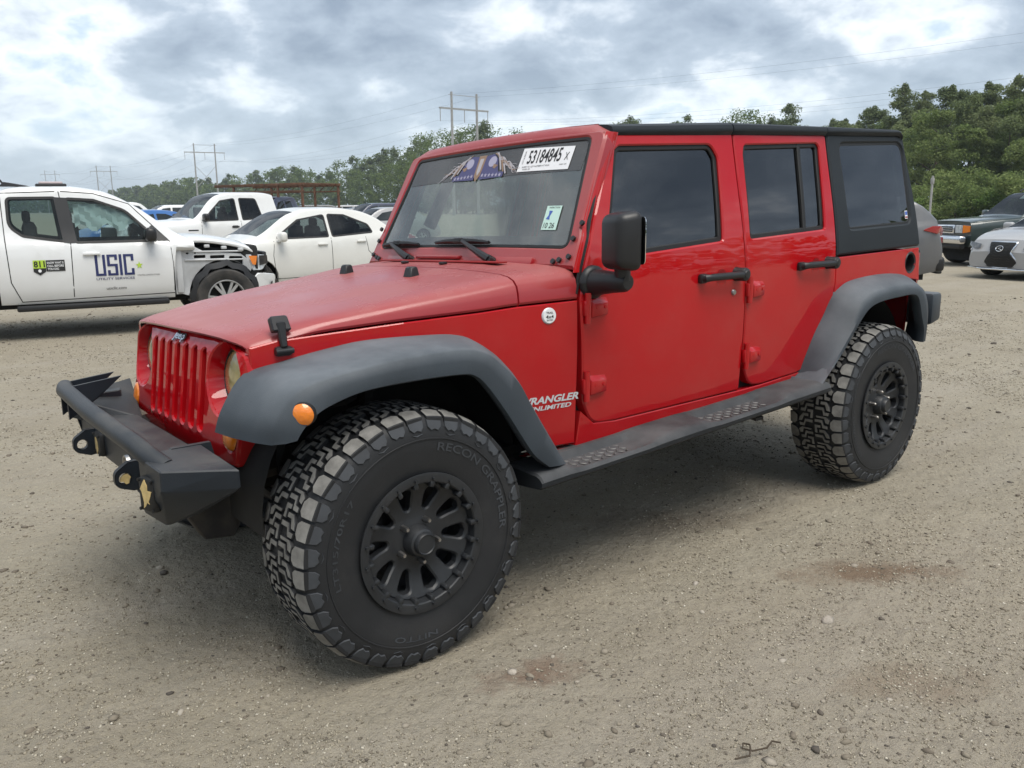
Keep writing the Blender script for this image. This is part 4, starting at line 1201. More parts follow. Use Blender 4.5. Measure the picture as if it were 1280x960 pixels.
# fine angular grit, gathered in rough patches between smoother worn ground
OV = np.array([(1,0,0),(-1,0,0),(0,1,0),(0,-1,0),(0,0,1),(0,0,-1)], float); OF = np.array([(0,2,4),(2,1,4),(1,3,4),(3,0,4),(2,0,5),(1,2,5),(3,1,5),(0,3,5)])
gp_ = []
tries = 0
while len(gp_) < 120000 and tries < 600000:
    tries += 1
    r = .8 + 13*rng.random()**1.25; a = base_ang + radians(rng.uniform(-36,36)); x, y = CAM.x + r*cos(a), CAM.y + r*sin(a)
    d = noise.noise((x*.9, y*.9, 4.4)) + .7*noise.noise((x*2.7, y*2.7, 8.1)) + .45*noise.noise((x*8, y*8, 2.2))
    if rng.random() > .10 + 1.25*max(0, d+.05): continue
    gp_.append((x, y, gz(x, y, r), (.0013+.0030*rng.random()**1.6)*(1+.11*r)))
G = np.array(gp_); n_ = len(G)
V = OV[None]*(1+rng.uniform(-.45,.45,(n_,6,1)))*(G[:,3][:,None,None])*np.stack([rng.uniform(.7,1.5,n_),rng.uniform(.7,1.2,n_),rng.uniform(.45,.9,n_)],1)[:,None,:]
an = rng.uniform(0,6.28,n_); ca2, sa2 = np.cos(an)[:,None], np.sin(an)[:,None]
V = np.stack([V[:,:,0]*ca2-V[:,:,1]*sa2, V[:,:,0]*sa2+V[:,:,1]*ca2, V[:,:,2]],2) + np.concatenate([G[:,:2], G[:,2:3]+G[:,3:4]*.2],1)[:,None,:]
F = (OF[None]+6*np.arange(n_)[:,None,None]).reshape(-1,3)
m_ = bpy.data.meshes.new('grit'); m_.vertices.add(n_*6); m_.vertices.foreach_set('co', V.ravel())
m_.loops.add(F.size); m_.loops.foreach_set('vertex_index', F.ravel().astype(np.int32)); m_.polygons.add(len(F)); m_.polygons.foreach_set('loop_start', np.arange(0,F.size,3,dtype=np.int32)); m_.update(calc_edges=True)
gm2 = pm.copy(); gm2.name = 'fine_grit'; cr2 = [n for n in gm2.node_tree.nodes if n.type == 'VALTORGB'][0].color_ramp.elements
for e, (p_, c_) in zip(cr2, [(0,(.12,.102,.075)),(.25,(.22,.19,.14)),(.6,(.31,.272,.205)),(.88,(.40,.36,.28)),(1,(.52,.48,.40))]): e.position = p_; e.color = (*c_,1)
m_.materials.append(gm2); o = bpy.data.objects.new('grit', m_); COL.objects.link(o); tag(o, 'fine sharp grit gathered in rough patches on the dirt', 'grit', kind='stuff')
M['stone'] = mat('pale_stone', (.36,.32,.27), .9, var=.25, vs=30, bump=.4, bs=90)
for (px, py, s, lb) in ((1034,774,.030,'fist sized pale stone lying alone on the dirt in the right foreground'),(640,842,.022,'small brown stone on the dirt just right of the front tyre'),(870,728,.017,'flat dark chip of stone lying on the dirt below the rear door')):
    q = gpt(px, py); o = pebble_mesh('stone', [(q.x,q.y,gz(q.x,q.y,(q-CAM).length),s)], M['stone']); tag(o, lb, 'stone')
M['twig'] = mat('dead_wood', (.06,.045,.03), .9)
b = MB(); q = gpt(950, 945)
b.tube([(q.x+dx*.0013, q.y+dy*.0013, .012+.004*abs(sin(k))) for k, (dx, dy) in enumerate([(60,-20),(30,-5),(10,-18),(-5,-30),(5,-40),(22,-30),(10,-12),(-20,2),(-48,-4),(-60,10)])], .0028, 5)
tag(b.build('twig', M['twig']), 'thin dark twisted twig curled on the dirt at the bottom edge', 'twig')

# ------------------------------------------------------------------ trees
def leafmat(name, cols, tr=.42):
    m = bpy.data.materials.new(name); m.use_nodes = True; t = m.node_tree; t.nodes.clear()
    g = t.nodes.new('ShaderNodeNewGeometry'); oi = t.nodes.new('ShaderNodeObjectInfo')
    tcn = t.nodes.new('ShaderNodeTexCoord')
    f = math_n(t,'ADD',math_n(t,'MULTIPLY',g.outputs['Random Per Island'],.45),math_n(t,'MULTIPLY',noise_n(t, g.outputs['Position'], .32, 3, .5),.75))
    f = math_n(t,'ADD',f,math_n(t,'MULTIPLY',math_n(t,'SUBTRACT',oi.outputs['Random'],.5),.30),clamp=True)
    cr = t.nodes.new('ShaderNodeValToRGB'); t.links.new(f, cr.inputs[0])
    els = cr.color_ramp.elements
    while len(els) < len(cols): els.new(.5)
    for i, (e, c) in enumerate(zip(els, cols)): e.position = .2 + .65*i/(len(cols)-1); e.color = (*c, 1)
    df = t.nodes.new('ShaderNodeBsdfDiffuse'); tl = t.nodes.new('ShaderNodeBsdfTranslucent')
    t.links.new(cr.outputs[0], df.inputs[0]); t.links.new(cr.outputs[0], tl.inputs[0])
    mx = t.nodes.new('ShaderNodeMixShader'); mx.inputs[0].default_value = tr
    t.links.new(df.outputs[0], mx.inputs[1]); t.links.new(tl.outputs[0], mx.inputs[2])
    o = t.nodes.new('ShaderNodeOutputMaterial'); t.links.new(mx.outputs[0], o.inputs[0]); return m
M['pine'] = leafmat('pine_needles', [(.085,.112,.052),(.135,.172,.076),(.205,.238,.112)])
M['broad'] = leafmat('broad_leaves', [(.092,.135,.048),(.148,.200,.068),(.225,.270,.105)])
M['bush'] = leafmat('bright_undergrowth', [(.075,.13,.035),(.115,.18,.048),(.17,.24,.075)])
M['bark'] = mat('grey_brown_bark', (.085,.068,.055), .95, var=.3, vs=3)
def leaves(centres, radii, n, size, flat=.6, rg=rng):
    """small folded quads spread through ellipsoid clumps; returns Nx4x3"""
    k = rg.integers(0, len(centres), n)
    d = rg.normal(size=(n,3)); d /= np.linalg.norm(d,axis=1)[:,None]
    rr = rg.random(n)**.45
    p = centres[k] + d*rr[:,None]*radii[k]
    nrm = d*.6 + rg.normal(size=(n,3))*.7 + np.array([0,0,flat]); nrm /= np.linalg.norm(nrm,axis=1)[:,None]
    a = np.cross(nrm, rg.normal(size=(n,3))); a /= np.linalg.norm(a,axis=1)[:,None]; b2 = np.cross(nrm,a)
    s = size*rg.uniform(.55,1.35,n)[:,None]; w = s*rg.uniform(.4,.8,n)[:,None]
    return np.stack([p-a*s, p-b2*w, p+a*s, p+b2*w],1)
def quads_mesh(name, Q, mt):
    n = len(Q); V = Q.reshape(-1,3); m_ = bpy.data.meshes.new(name)
    m_.vertices.add(n*4); m_.vertices.foreach_set('co', V.ravel())
    m_.loops.add(n*4); m_.loops.foreach_set('vertex_index', np.arange(n*4,dtype=np.int32))
    m_.polygons.add(n); m_.polygons.foreach_set('loop_start', np.arange(0,n*4,4,dtype=np.int32))
    m_.update(calc_edges=True); m_.materials.append(mt); return m_
def crown(kind, H, rg):
    """clump centres and radii for one tree of height H"""
    C = []; R = []
    if kind == 'pine':
        z0 = H*rg.uniform(.38,.5); W = H*rg.uniform(.15,.20)
        for i in range(26):
            t = rg.random()**.8; z = lerp(z0, H*.96, t); w = W*(1.0-.72*t**1.6)*(.55+.45*min(1,t*4))
            a = rg.uniform(0,6.28); r = w*rg.uniform(.35,1.0)
            C.append((r*cos(a), r*sin(a), z)); s = H*rg.uniform(.035,.065); R.append((s*1.3,s*1.3,s*.72))
        C.append((0,0,H*.96)); R.append((H*.03,H*.03,H*.04))
    elif kind == 'broad':
        W = H*rg.uniform(.22,.30)
        for i in range(34):
            z = H*(.22+.74*rg.random()); t = (z/H-.22)/.76; w = W*sqrt(max(.05, 1-(2*t-.85)**2/1.4))
            a = rg.uniform(0,6.28); r = w*sqrt(rg.random())
            C.append((r*cos(a), r*sin(a), z)); s = H*rg.uniform(.05,.095); R.append((s*1.2,s*1.2,s*.85))
    else:
        W = H*rg.uniform(.5,.8)
        for i in range(16):
            a = rg.uniform(0,6.28); r = W*sqrt(rg.random()); z = H*(.15+.75*rg.random()*(1-.5*(r/W)**2))
            C.append((r*cos(a), r*sin(a), z)); s = H*rg.uniform(.14,.24); R.append((s*1.2,s*1.2,s*.85))
    return np.array(C), np.array(R)
def trunk_mb(kind, H, C, rg):
    b = MB(); lean = rg.normal(size=2)*.015*H; r0 = H*.013+.03
    top = H*(.93 if kind == 'pine' else .75)
    pts = [(lean[0]*k*k, lean[1]*k*k, top*k) for k in np.linspace(0,1,7)]
    b.tube(pts, [r0*(1.15-k) for k in np.linspace(0,1,7)], 7)
    for c in C[:: (2 if kind == 'pine' else 3)]:
        z = max(H*.15, c[2]-hypot(c[0],c[1])*.55); k = z/top
        b.tube([(lean[0]*k*k, lean[1]*k*k, z), (c[0]*.55, c[1]*.55, lerp(z,c[2],.65)), tuple(c)], [r0*.35, r0*.22, r0*.08], 5)
    return b
def make_tree(name, kind, H, nleaf, lsize, mt, seed, label, group):
    rg = np.random.default_rng(seed)
    C, R = crown(kind, H, rg)
    root = empty(name, label=label, cat='tree', group=group)
    trunk_mb(kind, H, C, rg).build('trunk', M['bark'], root)
    q = leaves(C, R, nleaf, lsize, rg=rg)
    o = bpy.data.objects.new('crown', quads_mesh('crown', q, mt)); COL.objects.link(o); o.parent = root
    return root
TP = [('pine_tree','pine',16,11000,.125,'pine'),('pine_tree','pine',15,10000,.125,'pine'),('pine_tree','pine',17,12000,.13,'pine'),
      ('broadleaf_tree','broad',11.5,16000,.125,'broad'),('broadleaf_tree','broad',9.5,14000,.12,'broad'),('broadleaf_tree','broad',12.5,17000,.13,'pine'),
      ('bush','bush',3.4,5600,.10,'bush'),('bush','bush',4.4,6500,.105,'broad')]
protos = [make_tree(n, k, H, nl, ls, M[m], 40+i, None, None) for i, (n, k, H, nl, ls, m) in enumerate(TP)]
used = [False]*len(TP)
def put_tree(i, px, dist, sc, label, group='trees of the near wood on the right'):
    o = protos[i] if not used[i] else copy_tree(protos[i]); used[i] = True
    q = at(px, dist); o.location = (q.x, q.y, -.1); o.rotation_euler = (0,0,random.uniform(0,6.28)); o.scale = (sc*random.uniform(.9,1.1), sc*random.uniform(.9,1.1), sc)
    tag(o, label, 'bush' if i >= 6 else 'tree', group)
    return o
# near wood: right of and behind the hardtop; (kind, photo column, distance, scale, label)
NEAR = [
 (0,1258,82,.86,'tallest pine with an open crown rising against the sky at the far right'),
 (2,1222,84,.80,'dense dark pine just left of the tallest pine'),
 (1,1178,84,.90,'pine with a rounded head behind the roof end of the hardtop'),
 (0,1120,96,.98,'wide pale pine standing clear above the hardtop rear'),
 (1,1085,104,.95,'pine left of the wide pale one, above the hardtop'),
 (2,1050,112,.80,'lower pine in the row above the rear side window'),
 (3,1252,72,.92,'dark broadleaf tree below the tallest pine'),
 (4,1205,70,.86,'pale green broadleaf tree with drooping crown in the middle of the wood'),
 (3,1165,74,.88,'broadleaf tree nearest the hardtop edge'),
 (5,1285,70,.80,'broad dark tree cut by the right picture edge'),
 (4,1275,66,.72,'yellowish broadleaf tree above the dark green SUV roof'),
 (5,1228,76,.82,'dark broadleaf tree between the pale tree and the tall pine'),
 (3,1145,90,.88,'shaded broadleaf tree behind the hardtop corner'),
 (5,1330,78,.80,'large tree partly outside the right picture edge'),
 (5,1012,118,.86,'round topped tree at the left end of the near wood'),
 (0,1035,122,.92,'thin pine poking out above the rear door roofline'),
 (6,1160,64,1.0,'bright bush at the foot of the wood beside the hardtop'),
 (7,1195,62,.95,'wide bush behind the grey hatchback tail'),
 (6,1232,61,1.05,'bright green bush behind the dark green SUV roof rack'),
 (7,1268,60,1.1,'tall bush at the wood edge by the right picture edge'),
 (6,1300,60,1.2,'bush at the wood edge beyond the right picture edge'),
 (7,1178,66,1.25,'tall bush filling the gap under the rounded pine'),
 (6,1250,64,1.3,'light bush under the dark broadleaf tree'),
 (7,1214,65,1.2,'bush under the pale drooping tree'),
]
for k, (i_, px_, d_, sc_) in enumerate([(4,1000,112,1.05),(3,1026,108,.98),(5,1046,104,.92),(1,1066,112,.82),(4,1078,100,1.02),(3,1100,98,.98),(5,1126,94,.92),(2,1145,104,.86),(4,1150,84,1.0),(3,1186,88,.98),(5,1190,78,.86),(1,1206,98,.90),(4,1236,84,1.08),(3,1276,86,.98),(2,1290,92,.86),(4,985,122,1.0),(1,960,130,.85),(3,940,134,.95)]):
    NEAR.append((i_, px_, d_, sc_*1.08, 'mid green tree filling the shaded gaps of the near wood behind the hardtop'))
for (i_, px_, d_, sc_, lb_) in NEAR: put_tree(i_, px_, d_*1.10, sc_*(.90 if i_ < 6 else .8), lb_)
# far wood: one mass, several hundred trees along a receding edge
def far_wood(name, path, mt_split, label, hmin, hmax, step, rows, seed, nl):
    rg = np.random.default_rng(seed); out = {'pine': [], 'broad': [], 'bush': []}; tb = MB()
    for (px0, d0, h0), (px1, d1, h1) in zip(path, path[1:]):
        a, c_ = at(px0,d0), at(px1,d1); Lg = (c_-a).length; n = max(1, int(Lg/step))
        for i in range(n):
            for rw in range(rows):
                tt = (i+rg.random())/n; px = lerp(px0,px1,tt)
                p_ = a.lerp(c_, tt); away = Vector((p_.x-CAM.x, p_.y-CAM.y, 0)).normalized()
                p_ = p_ + away*(rw*step*1.1 + rg.uniform(-1,2))
                kind = 'pine' if rg.random() < mt_split and rw > 0 else 'broad'
                H = lerp(h0,h1,tt)*rg.uniform(hmin,hmax)*(.72 if rw == 0 else 1.0)
                C, R = crown(kind, H, rg); R = R*1.15
                dd = (p_-CAM).length; ls = max(.16, dd*.00115)
                q = leaves(C, R, max(60,int(nl*(120/dd)**1.2*(1.7 if dd < 230 else 1))), ls, rg=rg) + np.array([p_.x,p_.y,0])
                out[kind].append(q)
                if dd < 260: tb.tube([(p_.x,p_.y,0),(p_.x,p_.y,H*.8)], [.16,.06], 5)
                if rw == 0:
                    C, R = crown('bush', H*.35, rg)
                    out['bush'].append(leaves(C, R, max(30,int(.5*nl*(120/dd)**1.2)), ls, rg=rg) + np.array([p_.x,p_.y,0]) - np.array([away.x,away.y,0])*2)
    parts = [(k, np.concatenate(v)) for k, v in out.items() if v]
    Q = np.concatenate([q for k, q in parts]); m_ = quads_mesh(name, Q, M[parts[0][0]])
    for k, q in parts[1:]: m_.materials.append(M[k])
    idx = np.concatenate([np.full(len(q), i, np.int32) for i, (k, q) in enumerate(parts)]); m_.polygons.foreach_set('material_index', idx)
    o = bpy.data.objects.new(name, m_); COL.objects.link(o); tag(o, label, 'wood', kind='stuff')
    if tb.v: tag(tb.build(name.replace('wood','trunks') , M['bark']), label.replace('wood','trunks'), 'trunks', kind='stuff')
far_wood('far_wood', [(-160,1100,14),(60,880,15),(170,600,15),(262,420,16),(340,370,17),(440,310,17.5),(500,255,18),(548,205,18),(600,180,17.5),(720,160,16),(860,150,15.5),(1010,128,15)], .55,
         'far off mixed green wood running along the back of the lot', .78, 1.12, 6.5, 3, 5, 2800)
# wood on the other side of the lot (seen mirrored in the glass and paint)
def ring_wood():
    rg = np.random.default_rng(31); Qs = []
    for k in range(90):
        a = base_ang + pi + radians(lerp(-125,125,k/89)); d = 95 + rg.uniform(-8,14); H = 15*rg.uniform(.75,1.15)
        p_ = np.array([CAM.x+d*cos(a), CAM.y+d*sin(a), 0]); C, R = crown('broad' if k % 3 else 'pine', H, rg)
        Qs.append(leaves(C, R*1.3, 420, .6, rg=rg) + p_)
        C, R = crown('bush', 5, rg); Qs.append(leaves(C, R*1.3, 160, .6, rg=rg) + p_)
    m_ = quads_mesh('wood_behind', np.concatenate(Qs), M['pine'])
    o = bpy.data.objects.new('wood_behind', m_); COL.objects.link(o); tag(o, 'dark wood closing the lot on the camera side', 'wood', kind='stuff')
ring_wood()

# ------------------------------------------------------------------ power line
M['pole'] = mat('grey_weathered_pole', (.30,.30,.29), .8, var=.15, vs=2)
M['wire'] = mat('dull_wire', (.09,.09,.10), .6)
T1 = at(583,158); T2 = at(261,305); T3 = at(134,500); T4 = at(67,740)
ldir = (T1-T2).normalized(); T0 = at(1560, 118)
TH = {0:21.0, 1:21.0, 2:22.4, 3:24, 4:31}
def pylon(q, dirv, h, sp, label, brace=True):
    r_ = empty('power_pylon', (q.x,q.y,0), atan2(dirv.y,dirv.x), label, 'pylon', 'power line pylons')
    for s in (1,-1):
        b = MB(); b.tube([(0,s*sp/2,-.3),(0,s*sp/2,h)], [.30,.19], 10); b.build('pole', M['pole'], r_)
    b = MB()
    b.box((0,0,h-1.9-.9),(.22,sp*1.95,.28)); b.build('crossarm', M['pole'], r_)
    b = MB(); b.tube([(0,-sp/2-.6,h-.5),(0,sp/2+.6,h-.5)], .05, 5); b.build('shield_arm', M['pole'], r_)
    for s in (-1,0,1):
        b = MB(); b.tube([(0,s*sp*.95,h-2.9),(0,s*sp*.95,h-5.0)], .07, 5); b.build('insulator', M['pole'], r_)
    b = MB(); b.tube([(0,-sp/2,h-7),(0,sp/2,h-14)], .07, 5); b.tube([(0,sp/2,h-7),(0,-sp/2,h-14)], .07, 5); b.build('cross_brace', M['pole'], r_)
    return r_
TS = [T0,T1,T2,T3,T4]
pd_ = [None,'tallest grey H shaped pylon above the windscreen','grey H shaped pylon rising behind the white double cab pickup','small H shaped pylon in the far wood left of the double cab pickup','smallest H shaped pylon far off above the logo truck cab']
dirs = []
for i, q in enumerate(TS):
    a = TS[max(0,i-1)]; c_ = TS[min(len(TS)-1,i+1)]; dirs.append((c_-a).normalized())
for i in range(1,5): pylon(TS[i], dirs[i], TH[i], 6.6 if i > 1 else 5.6, pd_[i])
b = MB(); k_ = 0
for i in range(4):
    for s, dz in ((-1,-5.0),(0,-5.0),(1,-5.0),(-.5,-.45),(.5,-.45)):
        na_ = Vector((-dirs[i].y,dirs[i].x,0)); nb_ = Vector((-dirs[i+1].y,dirs[i+1].x,0))
        p0_ = TS[i] + na_*s*6.2 + Vector((0,0,TH[i]+dz)); p1_ = TS[i+1] + nb_*s*6.2 + Vector((0,0,TH[i+1]+dz))
        pts = []
        for k in range(25):
            tt = k/24; p_ = p0_.lerp(p1_, tt); p_.z -= (4.2 if dz < -1 else 2.6)*4*tt*(1-tt)*((p1_-p0_).length/220); pts.append(p_)
        w = MB(); w.tube(pts, [max(.010, (q-CAM).length*.00005) for q in pts], 4)
        tag(w.build('power_line', M['wire']), 'thin dark conductor sagging between the grey pylons', 'wire', 'wires of the power line')

# ---- thin damp air that fades the far wood
hm = bpy.data.materials.new('damp_air'); hm.use_nodes = True; t = hm.node_tree; t.nodes.clear()
pv = t.nodes.new('ShaderNodeVolumePrincipled'); pv.inputs['Color'].default_value = (.78,.86,.93,1); pv.inputs['Density'].default_value = .00042; pv.inputs['Anisotropy'].default_value = .2
o_ = t.nodes.new('ShaderNodeOutputMaterial'); t.links.new(pv.outputs[0], o_.inputs['Volume'])
hb = MB(); hb.box((CAM.x-300*0, CAM.y, 19), (3600*2, 3600*2, 41)); hz_o = hb.build('haze', hm, smooth=0); tag(hz_o, kind='stuff')
# ------------------------------------------------------------------ other vehicles
def paint(name, c, rough=.3, dust=.18):
    """car paint outside, dark trim on the inside of the shell"""
    m = mat(name, c, rough, coat=.8, dust=(.36,.32,.26,dust), ds=1.2, up=False, dn=(.4,.8), spec=.4)
    t = m.node_tree; b = t.nodes['Principled BSDF']; src = b.inputs['Base Color'].links[0].from_socket
    g = t.nodes.new('ShaderNodeNewGeometry'); t.links.new(mix_n(t, g.outputs['Backfacing'], src, (.04,.04,.042)), b.inputs['Base Color'])
    return m
def cut_windows(o, polys):
    """open the shell of a vehicle along window outlines given in side view"""
    bm = bmesh.new(); bm.from_mesh(o.data)
    for poly in polys:
        n = len(poly)
        for i in range(n):
            (xa, za), (xb, zb_) = poly[i], poly[(i+1) % n]
            e = Vector((xb-xa, 0, zb_-za))
            if e.length < 1e-4: continue
            x0_, x1_ = min(p[0] for p in poly)-.25, max(p[0] for p in poly)+.25; z0_ = min(p[1] for p in poly)-.2
            fs = [f for f in bm.faces if x0_ < f.calc_center_median().x < x1_ and f.calc_center_median().z > z0_]
            ge = list({v for f in fs for v in f.verts}) + list({ed for f in fs for ed in f.edges}) + fs
            bmesh.ops.bisect_plane(bm, geom=ge, dist=1e-5, plane_co=(xa,0,za), plane_no=Vector((-e.z,0,e.x)).normalized())
        dead = [f for f in bm.faces if abs(f.normal.y) > .35 and inside((f.calc_center_median().x, f.calc_center_median().z), poly)]
        bmesh.ops.delete(bm, geom=dead, context='FACES')
    bm.to_mesh(o.data); bm.free()
    o.data.polygons.foreach_set('use_smooth', [True]*len(o.data.polygons))
    try: o.data.set_sharp_from_angle(angle=radians(32))
    except Exception: pass
M['p_white'] = paint('white_car_paint', (.72,.73,.73))
M['p_cream'] = paint('warm_white_car_paint', (.70,.70,.67))
M['p_grey'] = paint('dark_grey_car_paint', (.10,.105,.115))
M['p_green'] = paint('dark_green_car_paint', (.020,.038,.038))
M['p_silver'] = paint('silver_car_paint', (.36,.36,.365))
M['p_blue'] = paint('blue_car_paint', (.035,.14,.40))
M['p_navy'] = paint('navy_car_paint', (.025,.035,.075))
M['p_black'] = paint('black_car_paint', (.015,.015,.017))
M['p_redc'] = paint('maroon_car_paint', (.22,.02,.02))
M['cartyre'] = mat('car_tyre_rubber', (.02,.02,.02), .75, dust=(.16,.14,.12,.4), ds=5, up=False)
M['alloy'] = mat('silver_alloy', (.52,.53,.54), .35, metal=.6)
M['innerwhite'] = mat('unfinished_pale_grey_panel', (.50,.51,.52), .5, var=.12, vs=6)
M['int'] = mat('dark_car_interior', (.025,.025,.027), .8)
M['lime'] = mat('lime_print', (.42,.60,.05), .5)
M['inkblue'] = mat('dark_blue_print', (.020,.028,.11), .5)
M['ink'] = mat('black_print', (.015,.015,.016), .5)
M['lampdark'] = mat('smoked_lamp_unit', (.09,.095,.10), .15, coat=1, var=.5, vs=14)
M['darkpane'] = glass('far_car_glass', (.03,.035,.035), .03, .7, film=(.02,.025,.025,.9))
M['airbag'] = mat('pale_airbag_cloth', (.70,.78,.77), .9)
class Sec:
    """body cross-sections of a vehicle given by side profiles"""
    def __init__(s, P): s.P = P
    def w(s, x):
        P = s.P; xf, xr = P['x1'], P['x0']; W = P['W']/2
        k = 1.0
        nf, nr = P.get('nose', .7), P.get('tailr', .5)
        if x > xf-nf: k -= P.get('nk', .16)*((x-xf+nf)/nf)**2.2
        if x < xr+nr: k -= P.get('tk', .12)*((xr+nr-x)/nr)**2.2
        return W*k
    def zb(s, x):
        P = s.P; z = interp(x, *P['sill'])
        for xa, r in P['arch']:
            d = abs(x-xa)
            if d < r: z = max(z, P['R'] + sqrt(r*r-d*d))
        return z
    def half(s, x):
        P = s.P; w = s.w(x); zb = s.zb(x); zt = sinterp(x, *P['top']) if P.get('smooth', True) else interp(x, *P['top'])
        bl = min(interp(x, *P['belt']), zt-.035); 
        zb_ = min(zb, bl-.05); H = bl-zb_
        z_s = interp(x, *P['sill'])
        def sidey(z):    # width by absolute height so arches do not pinch the body
            t = (z-z_s)/max(.1, bl-z_s)
            return w*interp(t, [0,.12,.45,.80,.93,1], [.93,.975,1,.99,.972,.945])
        pts = [(sidey(zb_)-.05, zb_+.004), (sidey(zb_)-.006, zb_)]
        for t in (.03,.25,.5,.72,.86,.95,1.0): z = zb_+H*t; pts.append((sidey(z), z))
        cab = zt-bl; wr = w*P.get('roofk', .78); ww = lerp(sidey(bl), wr, min(1, cab/.45))
        ed = min(.05, cab*.5)
        for t in (.2,.5,.8,1.0):
            pts.append((lerp(sidey(bl)-.010, ww, t), lerp(bl+.006, zt-ed, t)))
        pts += [(ww-.018, zt-ed*.45), (ww-.055, zt-ed*.12), (ww*.70, zt+.006), (ww*.35, zt+.016), (0, zt+.020)]
        return pts
    def y(s, x, z):
        h = s.half(x); h = h[1:]
        if z <= h[0][1]: return h[0][0]
        for (y0, z0), (y1, z1) in zip(h, h[1:]):
            if z0 <= z <= z1 and z1 > z0: return lerp(y0, y1, (z-z0)/(z1-z0))
        return h[-1][0]
    def S(s, sg, off=0.0): return lambda u, v, d: Vector((u, sg*(s.y(u, v)-d+off), v))
NS = 16    # points in half section; glass starts at the roof edge
def car_wheel(R, W, parent, x, y, rim_mat, spokes=7, rr=.66, name='wheel'):
    w = empty(name); w.parent = parent; w.location = (x, y, R)
    if y < 0: w.rotation_euler = (0,0,pi)
    b = MB(); h = W/2
    b.lathe([(R*rr,-h*.8),(R*.80,-h),(R*.95,-h*.95),(R,-h*.7),(R,h*.7),(R*.95,h*.95),(R*.80,h),(R*rr,h*.8)], 36); b.build('tyre', M['cartyre'], w, 40)
    b = MB(); ro = R*rr
    b.lathe([(ro,h*.80),(ro*.97,h*.88),(ro*.93,h*.80),(ro*.90,h*.45)], 36); b.lathe([(0,h*.50),(ro*.20,h*.66),(ro*.22,h*.4)], 20)
    for k in range(spokes):
        a = 2*pi*k/spokes
        for da in (-.10,.10):
            c0, c1 = a+da*1.2, a+da*1.6
            b.hull([(ro*.12*cos(c0)+dx, h*yy, ro*.12*sin(c0)+dz) for dx in (-.012,.012) for dz in (-.012,.012) for yy in (.42,.62)] + [(ro*.95*cos(c1)+dx, h*yy, ro*.95*sin(c1)+dz) for dx in (-.012,.012) for dz in (-.012,.012) for yy in (.5,.74)])
    b.build('rim', rim_mat, w, 35)
    b = MB(); b.lathe([(0,h*.1),(ro*.98,h*.1),(ro*.98,-h*.5)], 24); b.build('brake_disc', M['void'], w)
    return w
